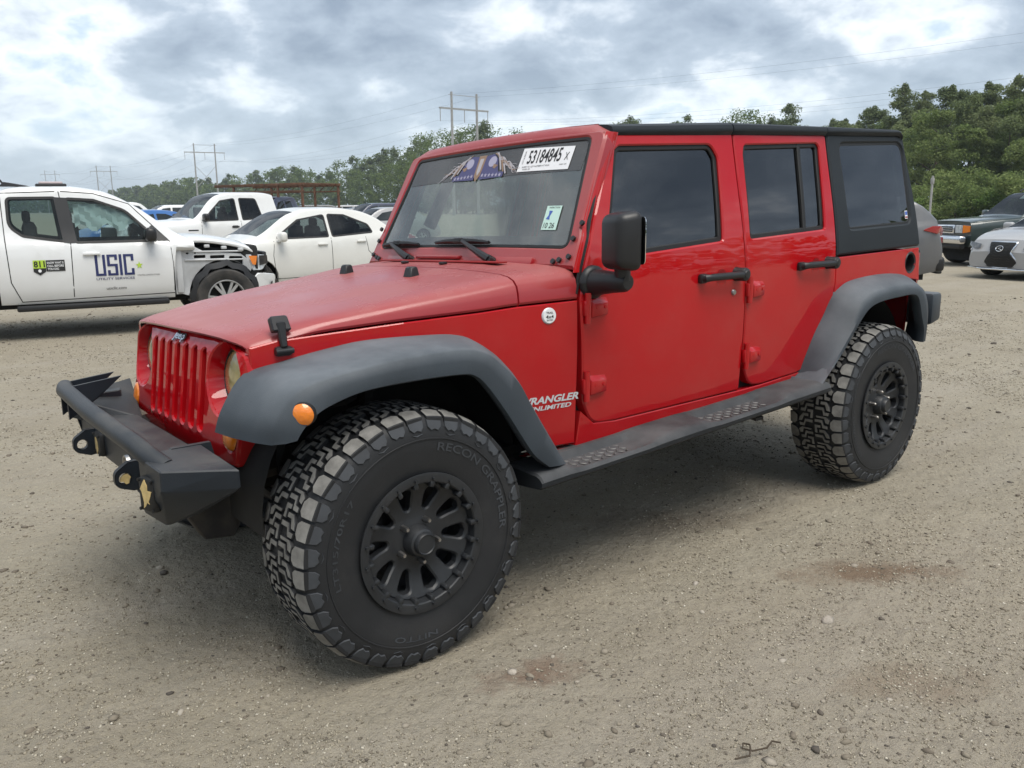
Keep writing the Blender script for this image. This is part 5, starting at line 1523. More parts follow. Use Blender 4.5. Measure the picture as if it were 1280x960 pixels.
def vehicle(name, P, pm, label=None, cat=None, group=None, detail=True, parts=None):
    root = empty(name, (0,0,0), 0, label, cat, group); s = Sec(P)
    xs = set(); x0, x1 = P['x0'], P['x1']
    n = 40 if detail else 22
    for k in range(n+1): xs.add(lerp(x0, x1, k/n))
    for xa, r in P['arch']:
        for k in range(13 if detail else 9): xs.add(xa + r*cos(pi*k/(12 if detail else 8)))
        xs.add(xa+r+.004); xs.add(xa-r-.004)
    gx = P['glass']      # (front glass cowl x, front roof x) (rear roof x, rear deck x or None)
    for g in gx:
        if g: xs.update(g)
    xs = sorted(x for x in xs if x0 <= x <= x1)
    xs = [x for i, x in enumerate(xs) if i == 0 or x-xs[i-1] > .003]
    rings = []
    for x in xs:
        h = s.half(x); rings.append([Vector((x,y,z)) for y,z in h] + [Vector((x,-y,z)) for y,z in h[-2::-1]])
    nr = len(rings[0]); m = (nr-1)//2
    body, wsm, rwm = MB(), MB(), MB()
    vs_ = [p for r in rings for p in r]
    fb, fw, frr = [], [], []
    e0 = m-3
    for i in range(len(xs)-1):
        xm = (xs[i]+xs[i+1])/2
        for j in range(nr-1):
            q = [i*nr+j, i*nr+j+1, (i+1)*nr+j+1, (i+1)*nr+j]
            top = e0 <= j < nr-1-e0
            if top and gx[0] and gx[0][1] < xm < gx[0][0]: fw.append(q)
            elif top and gx[1] and gx[1][1] < xm < gx[1][0]: frr.append(q)
            else: fb.append(q)
    def emit(mb, fs):
        ids = sorted({i for f in fs for i in f}); mp_ = {k: n_ for n_, k in enumerate(ids)}
        mb.add([vs_[i] for i in ids], [[mp_[i] for i in f] for f in fs])
    emit(body, fb)
    body.add(rings[0], [list(range(nr))[::-1]]); body.add(rings[-1], [list(range(nr))])
    bo = body.build('body', pm, root, 32)
    if detail: cut_windows(bo, [ccw(inset(ccw(rp([(*q, .03) if len(q) == 2 else q for q in wi], 2)), .010)) for wi in P['windows']])
    if fw: emit(wsm, fw); wsm.build('windscreen', M['carglass'], root, 60)
    if frr: emit(rwm, frr); rwm.build('rear_window', M['carglass'], root, 60)
    b = MB(); zs = interp(0, *P['sill']); 
    b.box(((x0+x1)/2,0,zs+.02),(x1-x0-.5,P['W']*.80,.10))
    for xa, r in P['arch']: b.lathe([(r*1.02,-.30*P['W']),(r*1.02,P['W']/2-.06),], 16, (xa,0,P['R']), 'y', 0, None, -.25, pi+.25); b.lathe([(r*1.02,.30*P['W']),(r*1.02,-P['W']/2+.06)], 16, (xa,0,P['R']), 'y', 0, None, -.25, pi+.25); b.box((xa,0,P['R']+.1),(r*2,.55*P['W'],r*1.5))
    b.build('underbody', M['void'], root)
    if detail or True:
        b = MB()     # cabin: seats and dash seen through the glass
        for xc in P.get('seats', []):
            for y in (.36,-.36): b.box((xc,y,interp(xc,*P['belt'])-.05),(.16,.46,.55),.07); b.box((xc-.02,y,interp(xc,*P['belt'])+.28),(.09,.24,.15),.04)
        if gx[0]: b.box((gx[0][0]-.25,0,interp(gx[0][0],*P['belt'])-.12),(.5,P['W']*.75,.2),.05)
        xa_, xb_ = P.get('cab', (gx[0][0]-.1, (gx[1] or (x0+.2,x0+.2))[0]))
        b.box(((xa_+xb_)/2,0,interp(xa_,*P['belt'])-.28),(abs(xa_-xb_),P['W']*.72,.06))
        b.build('interior', M['int'], root)
    for wi in P['windows']:
        for sg in (1,-1):
            b = MB(); panel(b, rp([(*q, .03) if len(q) == 2 else q for q in wi], 4), s.S(sg, -.002 if detail else .004), .004, (), .09, 0); o = b.build('window_pane', P.get('pane', M['carglass'] if detail else M['darkpane']), root)
            if detail:
                b = MB(); wp = rp([(*q, .03) if len(q) == 2 else q for q in wi], 4)
                panel(b, grow(wp,.014), s.S(sg, .004), .02, (inset(ccw(wp),.014),), .09, 0); b.build('window_trim', M['seal'], o)
    for st in P.get('seams', []):
        for sg in (1,-1):
            b = MB(); pts = dens(list(st), .08)
            pts = []
            for (xa,za),(xb,zb_) in zip(st, st[1:]):
                k = max(1,int(hypot(xb-xa,zb_-za)/.07))
                for i in range(k): pts.append((lerp(xa,xb,i/k), lerp(za,zb_,i/k)))
            pts.append(st[-1])
            b.tube([s.S(sg,-.003)(x,z,0) for x,z in pts], .007, 5); b.build('door_seam', M['seal'], root)
    for hx_, hz_ in P.get('handles', []):
        for sg in (1,-1):
            y = s.y(hx_, hz_); b = MB(); b.box((hx_, sg*(y+.018), hz_),(.19,.030,.034),.012); b.box((hx_, sg*(y-.004), hz_),(.13,.02,.06),.006); b.build('door_handle', P.get('handle_mat', pm), root)
    if 'mirror' in P:
        mx_, mz_ = P['mirror']
        for sg in (1,-1):
            y = s.y(mx_, mz_-.08); b = MB(); b.box((mx_-.02, sg*(y+.13), mz_),(.13,.22,.17),.05,seg=3); b.hull([(mx_+.04,sg*(y-.02),mz_-.07),(mx_-.06,sg*(y-.02),mz_-.07),(mx_-.02,sg*(y+.08),mz_-.03),(mx_+.02,sg*(y+.08),mz_-.09)]); b.build('side_mirror', P.get('mirror_mat', pm), root)
    for xa, r in P['arch']:
        for sg in (1,-1): car_wheel(P['R'], P.get('tw',.22), root, xa, sg*(P['W']/2-.13), P.get('rimmat', M['alloy']), P.get('spokes',7), P.get('rr',.66))
    if parts: parts(root, s, P)
    return root
def surf_patch(mb, s, sg, poly, off=.004, mi=0, res=.08): panel(mb, poly, s.S(sg, off), .004, (), res, 0, mi)
def place(root, px, dist, head, z=0.0):
    q = at(px, dist); root.location = (q.x, q.y, z); root.rotation_euler = (0,0,head)
    return root
def heading(px, yaw):
    """yaw 0 = drives to picture left across the view, + turns its nose towards the camera"""
    d = ray(px, 257); vx = Vector((d.x,d.y,0)).normalized(); lf = Vector((-vx.y, vx.x, 0))
    v = lf*cos(radians(yaw)) - vx*sin(radians(yaw)); return atan2(v.y, v.x)
def heading_r(px, yaw):
    d = ray(px, 257); vx = Vector((d.x,d.y,0)).normalized(); rt = Vector((vx.y, -vx.x, 0))
    v = rt*cos(radians(yaw)) - vx*sin(radians(yaw)); return atan2(v.y, v.x)

# ---- white compact sedan
SED = dict(x0=-2.12, x1=2.12, W=1.68, R=.295, sill=([-2.12,-1.5,1.6,2.12],[.36,.22,.20,.26]), arch=[(1.30,.36),(-1.25,.36)],
  top=([-2.12,-2.05,-1.62,-1.52,-1.05,-.75,-.3,.2,.55,1.28,1.75,2.0,2.12],[.62,.90,1.06,1.08,1.36,1.46,1.505,1.50,1.43,1.03,.93,.80,.60]),
  belt=([-2.12,-1.5,-.5,.6,1.25,2.12],[.98,1.02,1.0,.95,.92,.80]), glass=((1.25,.50),(-.78,-1.50)),
  windows=[[(.95,.985),(.47,1.30,.06),(-.04,1.385,.04),(-.06,1.0)],[(-.14,1.0),(-.12,1.39,.04),(-.45,1.375,.06),(-.90,1.20,.10),(-.97,1.055)]],
  seams=[[(.98,.30),(1.02,.70),(.98,.95)],[(-.10,.26),(-.10,.98)],[(-.80,.98),(-.84,.72),(-.98,.58),(-1.0,.5)],[(.98,.30),(-.86,.30)]],
  handles=[(.08,.87),(-.70,.90)], mirror=(.90,1.02), seats=[.05,-.75], spokes=5, tw=.18, nose=.8, nk=.24, tailr=.5, roofk=.72, rr=.62)
def sed_parts(root, s, P):
    for sg in (1,-1):
        b = MB(); panel(b, [(2.05,.66),(1.62,.80),(1.66,.88),(1.92,.83)], s.S(sg,.006), .01, (), .06, 0); b.build('headlight', M['clear'], root)
        b = MB(); panel(b, [(-2.06,.80),(-1.72,.92),(-1.74,1.0),(-2.04,.97)], s.S(sg,.006), .01, (), .06, 0); b.build('tail_light', M['redlens'], root)
    b = MB(); b.hull([(2.10,y,z) for y in (-.5,.5) for z in (.32,.55)] + [(2.135,y,z) for y in (-.42,.42) for z in (.34,.52)]); b.build('grille', M['seal'], root)
    b = MB(); b.box((-2.13,0,.60),(.02,.40,.14),.005); b.build('licence_plate', M['white'], root)
sedan = vehicle('sedan_car', SED, M['p_cream'], 'white compact sedan parked facing left just beyond the red hood', 'car', parts=sed_parts, detail=True)
place(sedan, 381, 16.8, heading(381, 25))

# ---- full-size white double cab pickup
def pick(cabx0, cabx1, **k): pass
PU = dict(x0=-.98, x1=2.90, W=1.98, R=.40, sill=([-.98,1.4,2.5,2.90],[.46,.44,.44,.52]), arch=[(1.95,.50)],
  top=([-.98,-.96,-.90,-.6,.2,.55,1.22,1.30,2.2,2.7,2.84,2.90],[1.30,1.75,1.86,1.92,1.92,1.86,1.30,1.28,1.24,1.18,1.08,.9]),
  belt=([-.98,.6,1.22,2.9],[1.25,1.22,1.20,1.10]), glass=((1.20,.46),None), cab=(1.1,-.8),
  windows=[[(1.0,1.245),(.50,1.72,.08),(.14,1.78,.05),(.12,1.26)],[(-.0,1.26),(.02,1.78,.04),(-.40,1.77,.08),(-.52,1.29,.05)]],
  seams=[[(1.02,.50),(1.06,.90),(1.04,1.22)],[(.06,.50),(.06,1.24)],[(-.70,.50),(-.70,1.24)],[(1.02,.52),(-.70,.52)]], handles=[(.22,1.10),(-.06,1.10)], handle_mat=M['blk'],
  mirror=(.98,1.34), mirror_mat=M['blk'], seats=[.0,-.6], roofk=.76, nose=.6, nk=.12, tailr=.2, tk=.02, spokes=6, tw=.27)
def bed(root, P, xb0, xb1, zr, pm, arch):
    s = Sec(P); W = P['W']/2
    for sg in (1,-1):
        b = MB(); n = 10
        out = [(xb0,zr),(xb0,.62)] + [(arch[0]-arch[1]*cos(pi*k/n), P['R']+arch[1]*sin(pi*k/n)) for k in range(n+1)] + [(xb1,.55),(xb1,zr)]
        out = [q for i, q in enumerate(out) if not (2 <= i < len(out)-2 and q[1] < .55)]
        panel(b, out, lambda u,v,d: Vector((u, sg*(W*interp(v,[.5,.8,1.1,1.35],[.965,1,.995,.965])-d), v)), .06, (), .1, .01); b.build('bed_side', pm, root, 32)
        car_wheel(P['R'], P.get('tw',.25), root, arch[0], sg*(W-.14), P.get('rimmat', M['alloy']), P.get('spokes',6))
        b = MB(); b.lathe([(arch[1]*1.02,sg*(W-.06)),(arch[1]*1.02,sg*.5),(0,sg*.5)], 16, (arch[0],0,P['R']), 'y', 0, None, -.2, pi+.2); b.build('arch_liner', M['void'], root)
        b = MB(); b.box((xb0+.02,sg*(W-.09),1.05),(.10,.12,.36),.02); b.build('tail_light', M['redlens'], root)
    b = MB(); b.box((xb0+.02,0,.98),(.05,W*1.72,.60),.015); b.build('tailgate', pm, root)
    b = MB(); b.box((xb1-.02,0,.98),(.04,W*1.85,.60),.01); b.box(((xb0+xb1)/2,0,.70),(xb1-xb0,W*1.85,.05)); b.build('bed_floor', M['void'], root)
    b = MB(); b.box((xb0-.06,0,.58),(.14,W*1.9,.18),.04); b.build('rear_bumper', M['chrome'], root)
def pu_parts(root, s, P):
    bed(root, P, -2.95, -1.02, 1.33, M['p_white'], (-1.75,.50))
    for sg in (1,-1):
        b = MB(); panel(b, [(2.86,.95),(2.45,1.0),(2.48,1.14),(2.80,1.10)], s.S(sg,.006), .01, (), .06, 0); b.build('headlight', M['clear'], root)
        b = MB(); surf_patch(b, s, sg, [(1.38,1.02),(1.14,1.02),(1.14,1.05),(1.38,1.05)]); b.build('fender_badge', M['seal'], root)
    b = MB(); b.box((2.90,0,.98),(.05,1.15,.30),.02); b.build('grille', M['seal'], root)
    b = MB(); b.box((2.93,0,.62),(.16,1.80,.22),.05); b.build('front_bumper', M['chrome'], root)
tun = vehicle('pickup_truck', PU, M['p_white'], 'clean white double cab pickup standing behind the white sedan', 'pickup', parts=pu_parts)
place(tun, 284, 23.5, heading(284, 22), -.02)

# ---- white logo pickup with its front wing missing
def LX(x): return x*.74 if x < 1.22 else .903 + (x-1.22)*.95
LP = dict(x0=-1.35, x1=1.48, W=1.84, R=.375, sill=([-1.35,1.21,1.215,1.48],[.44,.43,1.0,1.0]), arch=[],
  top=([-1.35,-1.33,-1.27,-.9,-.3,.2,.62,1.32,1.48],[1.25,1.62,1.72,1.775,1.78,1.735,1.60,1.205,1.13]),
  belt=([-1.35,-1.0,1.3,1.52],[1.16,1.16,1.10,1.06]), glass=((1.40,.60),None), cab=(1.1,-1.2),
  windows=[[(1.02,1.135,.03),(.55,1.50,.25),(.10,1.625,.08),(-.30,1.645,.03),(-.22,1.135,.03)],[(-.38,1.15,.03),(-.45,1.655,.03),(-1.12,1.65,.05),(-1.13,1.33,.16),(-.95,1.22,.10)]],
  seams=[[(1.19,.52),(1.20,.85),(1.18,1.12),(.62,1.575),(.1,1.70),(-.36,1.725)],[(-.39,1.725),(-.30,1.12),(-.33,.50)],[(-.44,1.725),(-1.20,1.705)],[(-1.20,1.70),(-1.20,1.2),(-1.18,.70),(-1.06,.47)],[(1.19,.49),(-1.06,.47)]],
  handles=[(-.02,1.0)], mirror=(.90,1.21), mirror_mat=M['blk'], seats=[-.25,-.85], roofk=.77, nose=.3, nk=.0, tailr=.2, tk=.03, pane=glass('logo_truck_window', (.55,.64,.63), .02, .3, film=(.30,.38,.37,.03)))
LP['x0'] = LX(LP['x0']); LP['x1'] = LX(LP['x1'])
for k in ('sill','top','belt'): LP[k] = ([LX(x) for x in LP[k][0]], LP[k][1])
LP['glass'] = (tuple(LX(x) for x in LP['glass'][0]), None); LP['cab'] = tuple(LX(x) for x in LP['cab'])
LP['windows'] = [[(LX(q[0]), *q[1:]) for q in w_] for w_ in LP['windows']]; LP['seams'] = [[(LX(x), z) for x, z in w_] for w_ in LP['seams']]
LP['handles'] = [(LX(x), z) for x, z in LP['handles']]; LP['mirror'] = (LX(.90), 1.21); LP['seats'] = [LX(x) for x in LP['seats']]
def lp_parts(root, s, P):
    W = .92
    # bed
    Pb = dict(P); Pb['rimmat'] = M['alloy']
    bed(root, Pb, -2.80, -1.03, 1.20, M['p_white'], (-1.80,.45))
    # B pillar black panel between the windows
    for sg in (1,-1):
        b = MB(); surf_patch(b, s, sg, [(LX(x),z) for x,z in ((-.20,1.13),(-.32,1.13),(-.40,1.14),(-.47,1.66),(-.29,1.652))], .006); b.build('door_pillar', M['blk'], root)
        b = MB(); surf_patch(b, s, sg, [(LX(x),z) for x,z in ((1.17,1.13),(1.00,1.13),(.86,1.28),(.93,1.32))], .006); b.build('mirror_sail', M['blk'], root)
        b = MB(); b.box((-.02,sg*(W-.05),.39),(1.66,.06,.07),.02); b.build('rocker_guard', M['blk'], root)
    # deflated airbag hanging in the side window, roller blind pattern in the back one
    b = MB(); f = s.S(-1,-.06)
    for sg in (1,):
        rings = []
        for k in range(13):
            x = lerp(.55,-.15,k/12); rings.append([f(x, lerp(1.58,1.30+.05*sin(k*1.3),j/6), .03*sin(k*2.1+j*1.7)) for j in range(7)])
        b.loft(rings)
    b.build('airbag', M['airbag'], root)
    # bonnet
    b = MB(); rings = []
    for k in range(14):
        x = lerp(.98,1.90,k/13); zt = sinterp(x, [.98,1.22,1.54,1.79,1.90], [1.170,1.165,1.125,1.065,1.01]); w = lerp(.80,.70,((x-.98)/.92)**2)
        half = [(w-.02,zt-.075),(w,zt-.065),(w+.004,zt-.045),(w-.02,zt-.015),(w-.10,zt),(w*.5,zt+.022),(0,zt+.028)]
        rings.append([Vector((x,y,z)) for y,z in half] + [Vector((x,-y,z)) for y,z in half[-2::-1]])
    l_ = [Vector((p.x+.02,p.y*.98,p.z-.05)) for p in rings[-1]]
    b.loft(rings+[l_]); b.build('bonnet', M['p_white'], root, 35)
    kids0 = set(root.children)
    # exposed inner wing on both sides
    for sg in (1,-1):
        n = 12; xc, zc, r = 1.86, .40, .47
        arch = [(xc+r*cos(a), zc+r*sin(a)) for a in [lerp(pi*.98,pi*.22,k/n) for k in range(n+1)]]
        O = [(1.22,.46),(1.30,.46)] + arch + [(2.24,.74),(2.19,.86),(2.10,.935),(1.60,.985),(1.50,1.04),(1.22,1.08)]
        IW = lambda u, v, d, sg=sg: Vector((u, sg*(interp(u,[1.2,1.35,2.3],[.87,.80,.72]) - d + .02*sin(v*9)), v))
        hs = [rp([(1.48,.895,.01),(1.63,.895,.01),(1.63,.935,.01),(1.48,.935,.01)]), rp([(1.69,.885,.01),(1.88,.885,.01),(1.88,.925,.01),(1.69,.925,.01)]), rp([(1.94,.80,.02),(2.12,.79,.02),(2.12,.90,.02),(1.94,.91,.02)]),
              circ((1.40,.97),.020,10), circ((1.50,.965),.014,10), circ((1.27,.78),.016,8), circ((1.27,.64),.022,8), circ((1.27,.95),.014,8)]
        b = MB(); panel(b, O[::-1], IW, .03, hs, .06, .004); b.build('inner_wing', M['innerwhite'], root, 30)
        b = MB()
        for z in (.87,.975): b.tube([IW(x,z+.02*(x-1.8)*-1,-.012) for x in (1.36,1.6,1.9,2.12)], .010, 6)
        b.box(IW(1.28,.78,.0),(.08,.04,.60),.012)
        for x, z in ((1.66,1.045),(1.88,1.02),(2.10,.99)): b.box((x,sg*.76,z),(.07,.06,.04),.01)
        b.build('wing_bracket', M['innerwhite'], root)
        # torn black arch liner
        rings = []
        for k in range(17):
            a = lerp(pi*1.03,.12,k/16); rr = .455+.020*sin(k*2.3)
            rings.append([Vector((xc+rr*cos(a)*1.02, sg*y, zc+rr*sin(a))) for y in (.40,.72,.80)] + [Vector((xc+(rr-.075)*cos(a), sg*.825, zc+(rr-.075)*sin(a)))])
        b = MB(); b.loft(rings); b.build('arch_liner', M['blk'], root, 50)
        b = MB(); b.hull([(2.24,sg*.70,.46),(2.10,sg*.74,.52),(2.16,sg*.72,.68),(2.30,sg*.66,.66),(2.32,sg*.6,.5)]); b.build('liner_scrap', M['blk'], root)
        # headlamp left hanging
        b = MB(); b.hull([(2.16,sg*.74,.93),(2.46,sg*.60,.915),(2.50,sg*.52,.78),(2.26,sg*.72,.70),(2.40,sg*.66,.70),(2.20,sg*.60,.80)], .012); b.build('headlight', M['clear'], root)
        b = MB(); b.hull([(2.20,sg*.765,.905),(2.33,sg*.70,.895),(2.30,sg*.722,.78),(2.25,sg*.75,.79)]); b.build('lamp_corner', M['amber'], root)
        b = MB(); b.hull([(2.36,sg*.68,.90),(2.49,sg*.60,.895),(2.50,sg*.585,.79),(2.36,sg*.69,.77)]); b.build('lamp_reflector', M['frame'], root)
        # crumpled corner of the bumper skin
        b = MB(); b.hull([(2.20,sg*.80,.60),(2.30,sg*.80,.70),(2.58,sg*.62,.66),(2.62,sg*.50,.58),(2.55,sg*.66,.46),(2.22,sg*.82,.42)], .02); b.build('bumper_corner', M['p_white'], root)
        b = MB(); b.hull([(2.50,sg*.70,.55),(2.62,sg*.56,.58),(2.60,sg*.58,.44),(2.48,sg*.72,.45)],.01); b.build('fog_bezel', M['blk'], root)
        car_wheel(P['R'], .24, root, 1.86, sg*.76, M['alloy'], 6, .64)
    b = MB(); b.box((1.80,0,.78),(1.1,1.40,.52),.05); b.box((2.36,0,.66),(.08,1.25,.40),.03); b.box((.4,0,.42),(3.8,1.1,.12),.02); b.build('engine_bay', M['void'], root)
    b = MB(); b.box((2.48,0,.80),(.06,1.0,.28),.02); b.build('grille', M['blk'], root)
    for o in set(root.children) - kids0:
        if o.type == 'MESH':
            for v in o.data.vertices: v.co.x = LX(v.co.x) if v.co.x > 1.22 else v.co.x-.317
        else: o.location.x = LX(o.location.x)
    # aerial and beacon base on the roof
    b = MB(); b.hull([(-.56,-.30,1.79),(-.56,-.16,1.79),(-.90,-.25,1.79),(-.90,-.21,1.79),(-.84,-.25,1.845),(-.82,-.21,1.845),(-.60,-.23,1.805)], .004); b.tube([(-.85,-.23,1.83),(-1.00,-.23,2.06)], [.012,.008], 6); b.build('roof_aerial', M['blk'], root)
    b = MB(); b.box((-.34,-.10,1.81),(.34,.26,.035),.014,0); b.box((-.34,-.10,1.838),(.26,.22,.03),.012,1); b.build('roof_beacon', [M['blk'], mat('pale_beacon_dome',(.50,.42,.42),.3)], root)
    b = MB(); b.box((LX(-1.345),-.62,1.64),(.06,.10,.14),.02); b.build('brake_lamp', M['redlens'], root)
    # lettering
    F = s.S(-1, .006); g = lambda u, v, d: F(.22+u*.84, .86+v*.92, d)
    b = MB()
    def rect(u0,u1,v0,v1,mi=0,gg=g,d=0): b.add([gg(u0,v0,d),gg(u1,v0,d),gg(u1,v1,d),gg(u0,v1,d)], [[0,1,2,3]], mi)
    t_ = .036; h_ = .135; x = -.25; wl = .135
    # U S I C in squared capitals
    for ch in 'USIC':
        if ch == 'I': rect(x, x+t_, -h_, h_); x += t_+.022; continue
        if ch in 'UC': rect(x, x+t_, -h_, h_)
        if ch == 'U': rect(x+wl-t_, x+wl, -h_, h_); rect(x+t_, x+wl-t_, -h_, -h_+t_*.8)
        if ch == 'C': rect(x+t_, x+wl, h_-t_*.8, h_); rect(x+t_, x+wl, -h_, -h_+t_*.8); rect(x+wl-t_, x+wl, h_-.085, h_-t_*.8); rect(x+wl-t_, x+wl, -h_+t_*.8, -h_+.085)
        if ch == 'S': rect(x, x+wl, h_-t_*.8, h_); rect(x, x+wl, -.014, .014); rect(x, x+wl, -h_, -h_+t_*.8); rect(x, x+t_, .014, h_-t_*.8); rect(x+wl-t_, x+wl, -h_+t_*.8, -.014); rect(x+wl-t_, x+wl, h_-.07, h_-t_*.8); rect(x, x+t_, -h_+t_*.8, -h_+.07)
        x += wl+.022
    star = [((.052 if i % 2 == 0 else .020)*cos(pi/2+i*pi/5)+x+.048, (.052 if i % 2 == 0 else .020)*sin(pi/2+i*pi/5)-.015) for i in range(10)]
    text_on(b, 'UTILITY SERVICES', .50, .030, g, 0, 0, .01, cu=.0, cv=-.175)
    b.build('door_lettering', M['inkblue'], root)
    b = MB(); b.add([g(u,v,0) for u,v in star], [list(range(10))]); b.build('star_emblem', M['lime'], root)
    b = MB(); text_on(b, 'UTILITIES.CONSTRUCTION', .30, .018, g, 0, 0, .0, cu=.44, cv=-.145); b.build('slogan_lettering', M['ink'], root)
    b = MB(); text_on(b, 'usicllc.com', .26, .038, g, 0, 0, .0, cu=.0, cv=-.30); b.build('web_lettering', M['ink'], root)
    b = MB(); g2 = lambda u, v, d: F(-.48+u*.78, .87+v*.85, d)
    rect(-.03,.22,-.065,.085,2,g2); rect(-.20,-.035,-.02,.088,1,g2)
    b.add([g2(u,v,0) for u,v in ((-.20,-.02),(-.035,-.02),(-.035,-.065),(-.117,-.115),(-.20,-.065))], [[0,1,2,3,4]], 2)
    text_on(b, '811', .145, .085, g2, -.0010, 2, .03, cu=-.118, cv=.034)
    for i, w_ in enumerate(('KNOW WHAT IS','CALL BEFORE','YOU DIG')): text_on(b, w_, .22 if i < 2 else .15, .030, g2, -.0010, 3, .015, cu=.095 if i < 2 else .06, cv=.05-.042*i)
    b.add([g2(-.118+.022*cos(a),-.055+.022*sin(a),-.001) for a in [2*pi*k/12 for k in range(12)]], [list(range(12))], 3)
    b.build('call_sticker', [M['inkblue'], M['lime'], M['ink'], M['white']], root)
logo = vehicle('logo_pickup', LP, M['p_white'], 'white extended cab pickup with blue logo on the door and its front wing torn off', 'pickup', parts=lp_parts)
q_ = at(104, 12.35); hd_ = heading_r(104, -3)
logo.location = (q_.x, q_.y, 0); logo.rotation_euler = (0,0,hd_); logo.scale = (1,1,1)

# ---- dark green SUV, silver sedan, grey hatchback on the right
GS = dict(x0=-2.30, x1=2.28, W=1.74, R=.365, sill=([-2.3,2.28],[.46,.46]), arch=[(1.45,.46),(-1.22,.46)],
  top=([-2.30,-2.27,-2.15,-1.6,-.2,.20,.92,1.0,1.6,2.1,2.24,2.28],[1.05,1.40,1.62,1.70,1.71,1.68,1.17,1.14,1.10,1.05,1.0,.88]),
  belt=([-2.3,.9,2.28],[1.14,1.10,.98]), glass=((.92,.16),(-2.18,-2.28)),
  windows=[[(.72,1.135),(.22,1.56,.06),(-.12,1.60,.04),(-.12,1.13)],[(-.20,1.13),(-.20,1.60,.04),(-.95,1.60,.04),(-.88,1.13)],[(-1.10,1.15),(-1.12,1.60,.04),(-1.95,1.58,.05),(-2.0,1.15)]],
  seams=[[(.82,.50),(.86,.85),(.80,1.11)],[(-.16,.50),(-.16,1.12)],[(-.98,1.12),(-.95,.85),(-.78,.62)],[(.82,.50),(-.72,.50)]], handles=[(-.02,.98),(-.82,1.0)], handle_mat=M['blk'],
  mirror=(.70,1.20), mirror_mat=M['p_green'], seats=[-.25,-1.1], roofk=.80, nose=.4, nk=.10, tailr=.3, tk=.05, spokes=6, tw=.25)
def gs_parts(root, s, P):
    b = MB(); b.box((2.285,0,.86),(.05,.74,.20),.02); b.build('grille_surround', M['chrome'], root)
    b = MB(); b.box((2.302,0,.86),(.04,.64,.13),.008); 
    for k in range(2): b.box((2.32,0,.835+.05*k),(.02,.64,.012),.002,1)
    b.build('grille', [M['seal'], M['chrome']], root)
    for sg in (1,-1):
        b = MB(); b.hull([(2.30,sg*.40,.77),(2.30,sg*.40,.96),(2.28,sg*.66,.96),(2.28,sg*.66,.77),(2.15,sg*.5,.86)], .01); b.build('headlight', M['clear'], root)
        b = MB(); b.hull([(2.285,sg*.67,.77),(2.285,sg*.67,.96),(2.17,sg*.79,.94),(2.17,sg*.79,.80),(2.1,sg*.70,.86)], .006); b.build('turn_signal', M['amber'], root)
        b = MB(); b.box((-2.30,sg*.72,1.05),(.06,.16,.32),.02); b.build('tail_light', M['redlens'], root)
        b = MB(); b.tube([(.1,sg*.56,1.72),(.05,sg*.57,1.765),(-1.9,sg*.57,1.775),(-2.0,sg*.56,1.73)], .018, 6); b.build('roof_rail', M['blk'], root)
        for xa in (1.45,-1.22):
            b = MB(); rr = []
            for k in range(13):
                a = lerp(-.25,pi+.25,k/12); rr.append([Vector((xa+r*cos(a), sg*y, P['R']+r*sin(a))) for r, y in ((.455,.84),(.47,.895),(.53,.885),(.55,.83))])
            b.loft(rr); b.build('arch_moulding', M['p_green'], root)
    b = MB(); b.box((2.34,0,.62),(.18,1.62,.19),.05,seg=3); b.build('front_bumper', M['chrome'], root)
    b = MB(); b.box((2.30,0,.47),(.14,1.50,.12),.04); b.build('valance', M['seal'], root)
    b = MB(); b.box((2.435,0,.60),(.012,.30,.14),.004); b.build('licence_plate', M['redlens'], root)
    b = MB()
    for x in (-.3,-1.1,-1.8): b.tube([(x,-.57,1.775),(x,.57,1.775)], .016, 6)
    b.build('roof_rack', M['blk'], root)
    f = lambda u, v, d: Vector((.34+ -v*.9, u, 1.585+v*.63 + .01))
    b = MB(); b.add([Vector((lerp(.42,.30,k[1]), k[0], lerp(1.535,1.622,k[1])+.014)) for k in ((-.12,0),(.16,0),(.16,1),(-.12,1))], [[0,1,2,3]]); b.build('screen_sticker', M['white'], root)
green = vehicle('green_suv', GS, M['p_green'], 'dark green SUV with roof rack and chrome bumper facing left at the right edge', 'suv', parts=gs_parts)
place(green, 1298, 24.6, heading(1298, 36))

LS = dict(x0=-2.30, x1=2.30, W=1.81, R=.335, sill=([-2.3,1.6,2.3],[.24,.20,.22]), arch=[(1.42,.38),(-1.38,.38)],
  top=([-2.30,-2.22,-1.8,-1.55,-.95,-.3,.05,.35,1.15,1.7,2.1,2.24,2.30],[.75,.98,1.08,1.10,1.38,1.43,1.42,1.33,.965,.90,.80,.70,.52]),
  belt=([-2.3,-1.4,1.1,2.3],[.98,.97,.88,.66]), glass=((1.12,.30),(-.85,-1.50)),
  windows=[[(.85,.93),(.30,1.25,.05),(.0,1.31,.04),(0,.95)],[(-.07,.95),(-.07,1.31,.04),(-.75,1.28,.05),(-1.10,1.0)]],
  seams=[[(.88,.30),(.95,.65),(.88,.90)],[(-.03,.28),(-.03,.94)],[(.88,.28),(-.9,.28)]], handles=[(.12,.83),(-.8,.86)],
  mirror=(.78,.98), seats=[0,-.8], roofk=.74, nose=.9, nk=.26, tailr=.5, spokes=8, tw=.23)
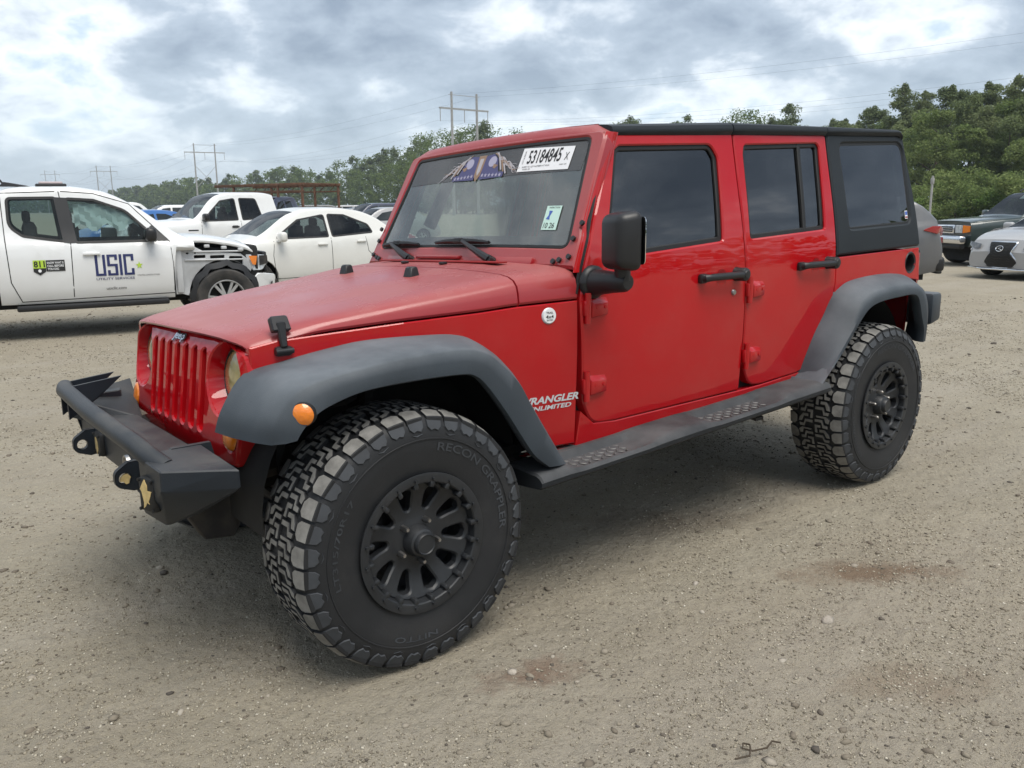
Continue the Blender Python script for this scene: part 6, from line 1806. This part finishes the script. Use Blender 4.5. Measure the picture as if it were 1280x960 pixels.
def ls_parts(root, s, P):
    # big hour-glass grille
    G = lambda u, v, d: Vector((interp(v,[.22,.45,.60,.72,.76],[2.30,2.345,2.325,2.25,2.20]) - .10*(abs(u)/.5)**2 - d, u, v))
    gp = rp([(-.27,.72,.03),(.27,.72,.03),(.20,.52,.05),(.42,.24,.04),(-.42,.24,.04),(-.20,.52,.05)])
    b = MB(); panel(b, grow(gp,.022), G, .06, (), .06, .012, T=Matrix.Translation((.008,0,0))); b.build('grille_surround', M['chrome'], root)
    b = MB(); panel(b, gp, G, .04, (), .06, .004, T=Matrix.Translation((.022,0,0)))
    b.build('grille', M['seal'], root)
    b = MB()
    for k in range(9):
        v = .27+.05*k; w = interp(v,[.24,.52,.72],[.40,.20,.27])
        for sg in (-1,1): b.tube([G(sg*w*j/4, v-.018*(j%2), -.026) for j in range(5)], .004, 4)
    b.build('grille_mesh', M['frame'], root)
    b = MB(); e = [G(.075*cos(a), .60+.052*sin(a), -.034) for a in [2*pi*k/20 for k in range(21)]]; b.tube(e, .008, 6, False)
    b.tube([G(.025,.635,-.034),G(-.02,.60,-.034),G(.05,.575,-.034)], .007, 6); b.build('emblem', M['chrome'], root)
    for sg in (1,-1):
        b = MB(); b.hull([(2.300,sg*.44,.585),(2.270,sg*.44,.68),(2.195,sg*.745,.715),(2.195,sg*.76,.63),(2.08,sg*.815,.70),(2.275,sg*.60,.58)], .006); b.build('headlight', M['lampdark'], root)
        b = MB(); panel(b, [(2.27,.57),(1.98,.595),(1.98,.58),(2.27,.55)], s.S(sg,.012), .02, (), .06, 0); b.build('running_lamp', M['white'], root)
        b = MB(); panel(b, [(2.285,.28),(2.285,.44),(2.12,.42),(2.05,.31)], s.S(sg,.006), .02, (), .06, 0); b.build('bumper_intake', M['seal'], root)
        b = MB(); b.box((-2.2,sg*.62,.86),(.14,.36,.14),.04); b.build('tail_light', M['redlens'], root)
    b = MB(); b.hull([(x,y,z) for x,y in ((2.36,-.40),(2.36,.40),(2.08,.86),(2.08,-.86),(1.9,.88),(1.9,-.88)) for z in (.185,.215)],.005); b.build('front_splitter', M['chrome'], root)
silver = vehicle('silver_sedan', LS, M['p_silver'], 'silver sedan with a big black hourglass grille, cut by the right picture edge', 'car', parts=ls_parts)
place(silver, 1352, 21.2, heading(1352, 58))

CV = dict(x0=-2.24, x1=2.22, W=1.82, R=.35, sill=([-2.24,-1.7,1.6,2.22],[.42,.32,.28,.30]), arch=[(1.35,.41),(-1.27,.41)],
  top=([-2.24,-2.20,-2.08,-1.75,-1.3,-.3,.35,1.15,1.7,2.1,2.22],[.85,1.08,1.28,1.52,1.62,1.68,1.63,1.12,1.04,.92,.65]),
  belt=([-2.24,-1.7,1.1,2.2],[1.16,1.12,1.02,.88]), glass=((1.1,.35),(-1.62,-2.10)),
  windows=[[(.85,1.06),(.35,1.50,.06),(.0,1.54,.04),(0,1.08)],[(-.08,1.08),(-.08,1.54,.04),(-.85,1.52,.04),(-.80,1.10)],[(-.92,1.12),(-.95,1.50,.04),(-1.40,1.44,.06),(-1.62,1.18)]],
  seams=[[(.88,.35),(.92,.7),(.86,1.02)],[(-.04,.35),(-.04,1.08)],[(-.88,1.1),(-.9,.75),(-.95,.65)]], handles=[(.1,.96),(-.75,.98)],
  mirror=(.8,1.12), seats=[0,-.85], roofk=.78, nose=.7, nk=.2, tailr=.6, tk=.16, spokes=7, tw=.24)
def cv_parts(root, s, P):
    for sg in (1,-1):
        b = MB(); b.hull([(-2.30,sg*.56,1.06),(-2.28,sg*.56,.95),(-2.12,sg*.84,1.0),(-1.86,sg*.892,1.06),(-2.04,sg*.865,1.13),(-2.20,sg*.74,1.13)],.01); b.hull([(-2.16,sg*.72,1.05),(-2.05,sg*.80,1.05),(-1.94,sg*.73,1.36),(-2.00,sg*.66,1.34)],.01); b.build('tail_light', M['redlens'], root)
    b = MB(); b.box((-2.22,0,.52),(.16,1.55,.24),.06,seg=3); b.box((-2.27,.0,.38),(.10,1.2,.05),.02); b.build('rear_bumper', M['blk'], root)
    b = MB(); b.box((-2.27,0,.82),(.02,.40,.16),.005); b.build('licence_plate', M['white'], root)
    b = MB(); b.hull([(-1.45,y,1.66) for y in (-.5,.5)]+[(-1.70,y,1.585) for y in (-.48,.48)]+[(-1.50,y,1.60) for y in (-.5,.5)],.01); b.build('roof_spoiler', M['p_grey'], root)
hatch = vehicle('grey_hatchback', CV, M['p_grey'], 'dark grey hatchback with red tail lamp, mostly hidden behind the red SUV tail', 'car', parts=cv_parts)
place(hatch, 988, 15.6, heading(988, 10))

# ---- vehicles of the far rows, seen small between and above the near ones
FAR = dict(SED); FAR.update(seams=[], handles=[]); del FAR['mirror']
FSU = dict(GS); FSU.update(seams=[], handles=[]); del FSU['mirror']
FPU = dict(PU); FPU.update(seams=[], handles=[], seats=[0]); del FPU['mirror']
def fpu_parts(root, s, P): bed(root, P, -2.95, -1.02, 1.33, M['p_white'], (-1.75,.50))
kinds = {'sedan': ('far_sedan', vehicle('far_sedan', FAR, M['p_white'], detail=False), 'car'), 'suv': ('far_suv', vehicle('far_suv', FSU, M['p_white'], detail=False), 'suv'), 'pickup': ('far_pickup', vehicle('far_pickup', FPU, M['p_white'], detail=False, parts=fpu_parts), 'pickup')}
kuse = {}
PAINTS = {'white': 'p_white', 'blue': 'p_blue', 'grey': 'p_grey', 'silver': 'p_silver', 'black': 'p_black', 'maroon': 'p_redc', 'navy': 'p_navy', 'cream': 'p_cream'}
def far_car(kind, colour, px, dist, yaw, label):
    nm, proto, cat = kinds[kind]
    o = proto if kind not in kuse else copy_tree(proto); kuse[kind] = 1
    for c in o.children:
        if c.type == 'MESH' and c.name.split('.')[0] in ('body','bed_side','tailgate'):
            c.material_slots[0].link = 'OBJECT'; c.material_slots[0].material = M[PAINTS[colour]]
    place(o, px, dist, heading(px, yaw)); tag(o, label, cat, 'vehicles parked in the far rows')
far_car('sedan','blue',178,31,25,'bright blue sedan peeking out between the logo truck roof and the white double cab')
far_car('suv','white',205,44,12,'white SUV behind the blue sedan, its roof just above the pickup hood')
far_car('pickup','white',158,52,-170,'white pickup in the far row left of the blue sedan')
far_car('sedan','silver',128,58,8,'silver sedan low in the far row just above the logo truck roof')
far_car('suv','white',232,60,15,'white SUV in the far row hard by the double cab windscreen')
far_car('pickup','navy',332,33,60,'navy pickup under the rusty rack just behind the double cab tail')
far_car('sedan','black',358,48,10,'black sedan between the double cab tail and the white sedan roof')
far_car('suv','black',378,60,0,'black SUV in the far row under the rusty rack')
far_car('sedan','white',402,64,14,'white sedan in the far row over the white compact roof')
far_car('suv','silver',424,70,5,'silver SUV in the far row above the rear of the compact roof')
far_car('sedan','grey',444,52,20,'grey sedan just above the boot of the white compact')
far_car('suv','navy',462,44,24,'navy SUV between the white compact boot and the red SUV windscreen')
far_car('sedan','silver',482,36,26,'silver sedan nearest the red windscreen pillar in the far row')
far_car('sedan','white',470,66,10,'white sedan at the back of the far row beside the windscreen pillar')
far_car('suv','white',1176,78,170,'white SUV in the back row between the grey tail and the green SUV')
# rusty rack standing behind the double cab
M['rust'] = mat('rusty_steel', (.12,.060,.035), .85, var=.4, vs=6)
R0 = at(318,36); R1 = at(426,33)
rk = empty('steel_rack', (R0.x,R0.y,0), atan2(R1.y-R0.y,R1.x-R0.x), 'rusty open steel rack frame standing above the vehicles behind the white sedan', 'rack')
Lr = (R1-R0).length
for x in (Lr*.22, Lr*.72, Lr*.98):
    for y in (0,-1.9):
        b = MB(); b.box((x,y,1.15),(.07,.07,2.3),.005); b.build('leg', M['rust'], rk)
b = MB()
for y in (0,-1.9): b.box((Lr*.5,y,2.33),(Lr,.08,.10),.005); b.box((Lr*.5,y,2.10),(Lr,.05,.05),.004)
for k in range(12): b.box((Lr*(k+.5)/12,-.95,2.36),(.05,1.9,.05),.004)
for k in range(9): b.tube([(Lr*k/9,0,2.10),(Lr*(k+.5)/9,0,2.32)], .015, 4)
b.build('top_frame', M['rust'], rk)
# small grey service pole at the wood edge
q = at(1163,58); b = MB(); b.tube([(q.x,q.y,0),(q.x,q.y,3.0)], .07, 8); b.box((q.x,q.y,2.7),(.18,.18,.35),.03)
tag(b.build('service_pole', M['pole']), 'short pale pole standing at the wood edge beside the hardtop corner', 'pole')
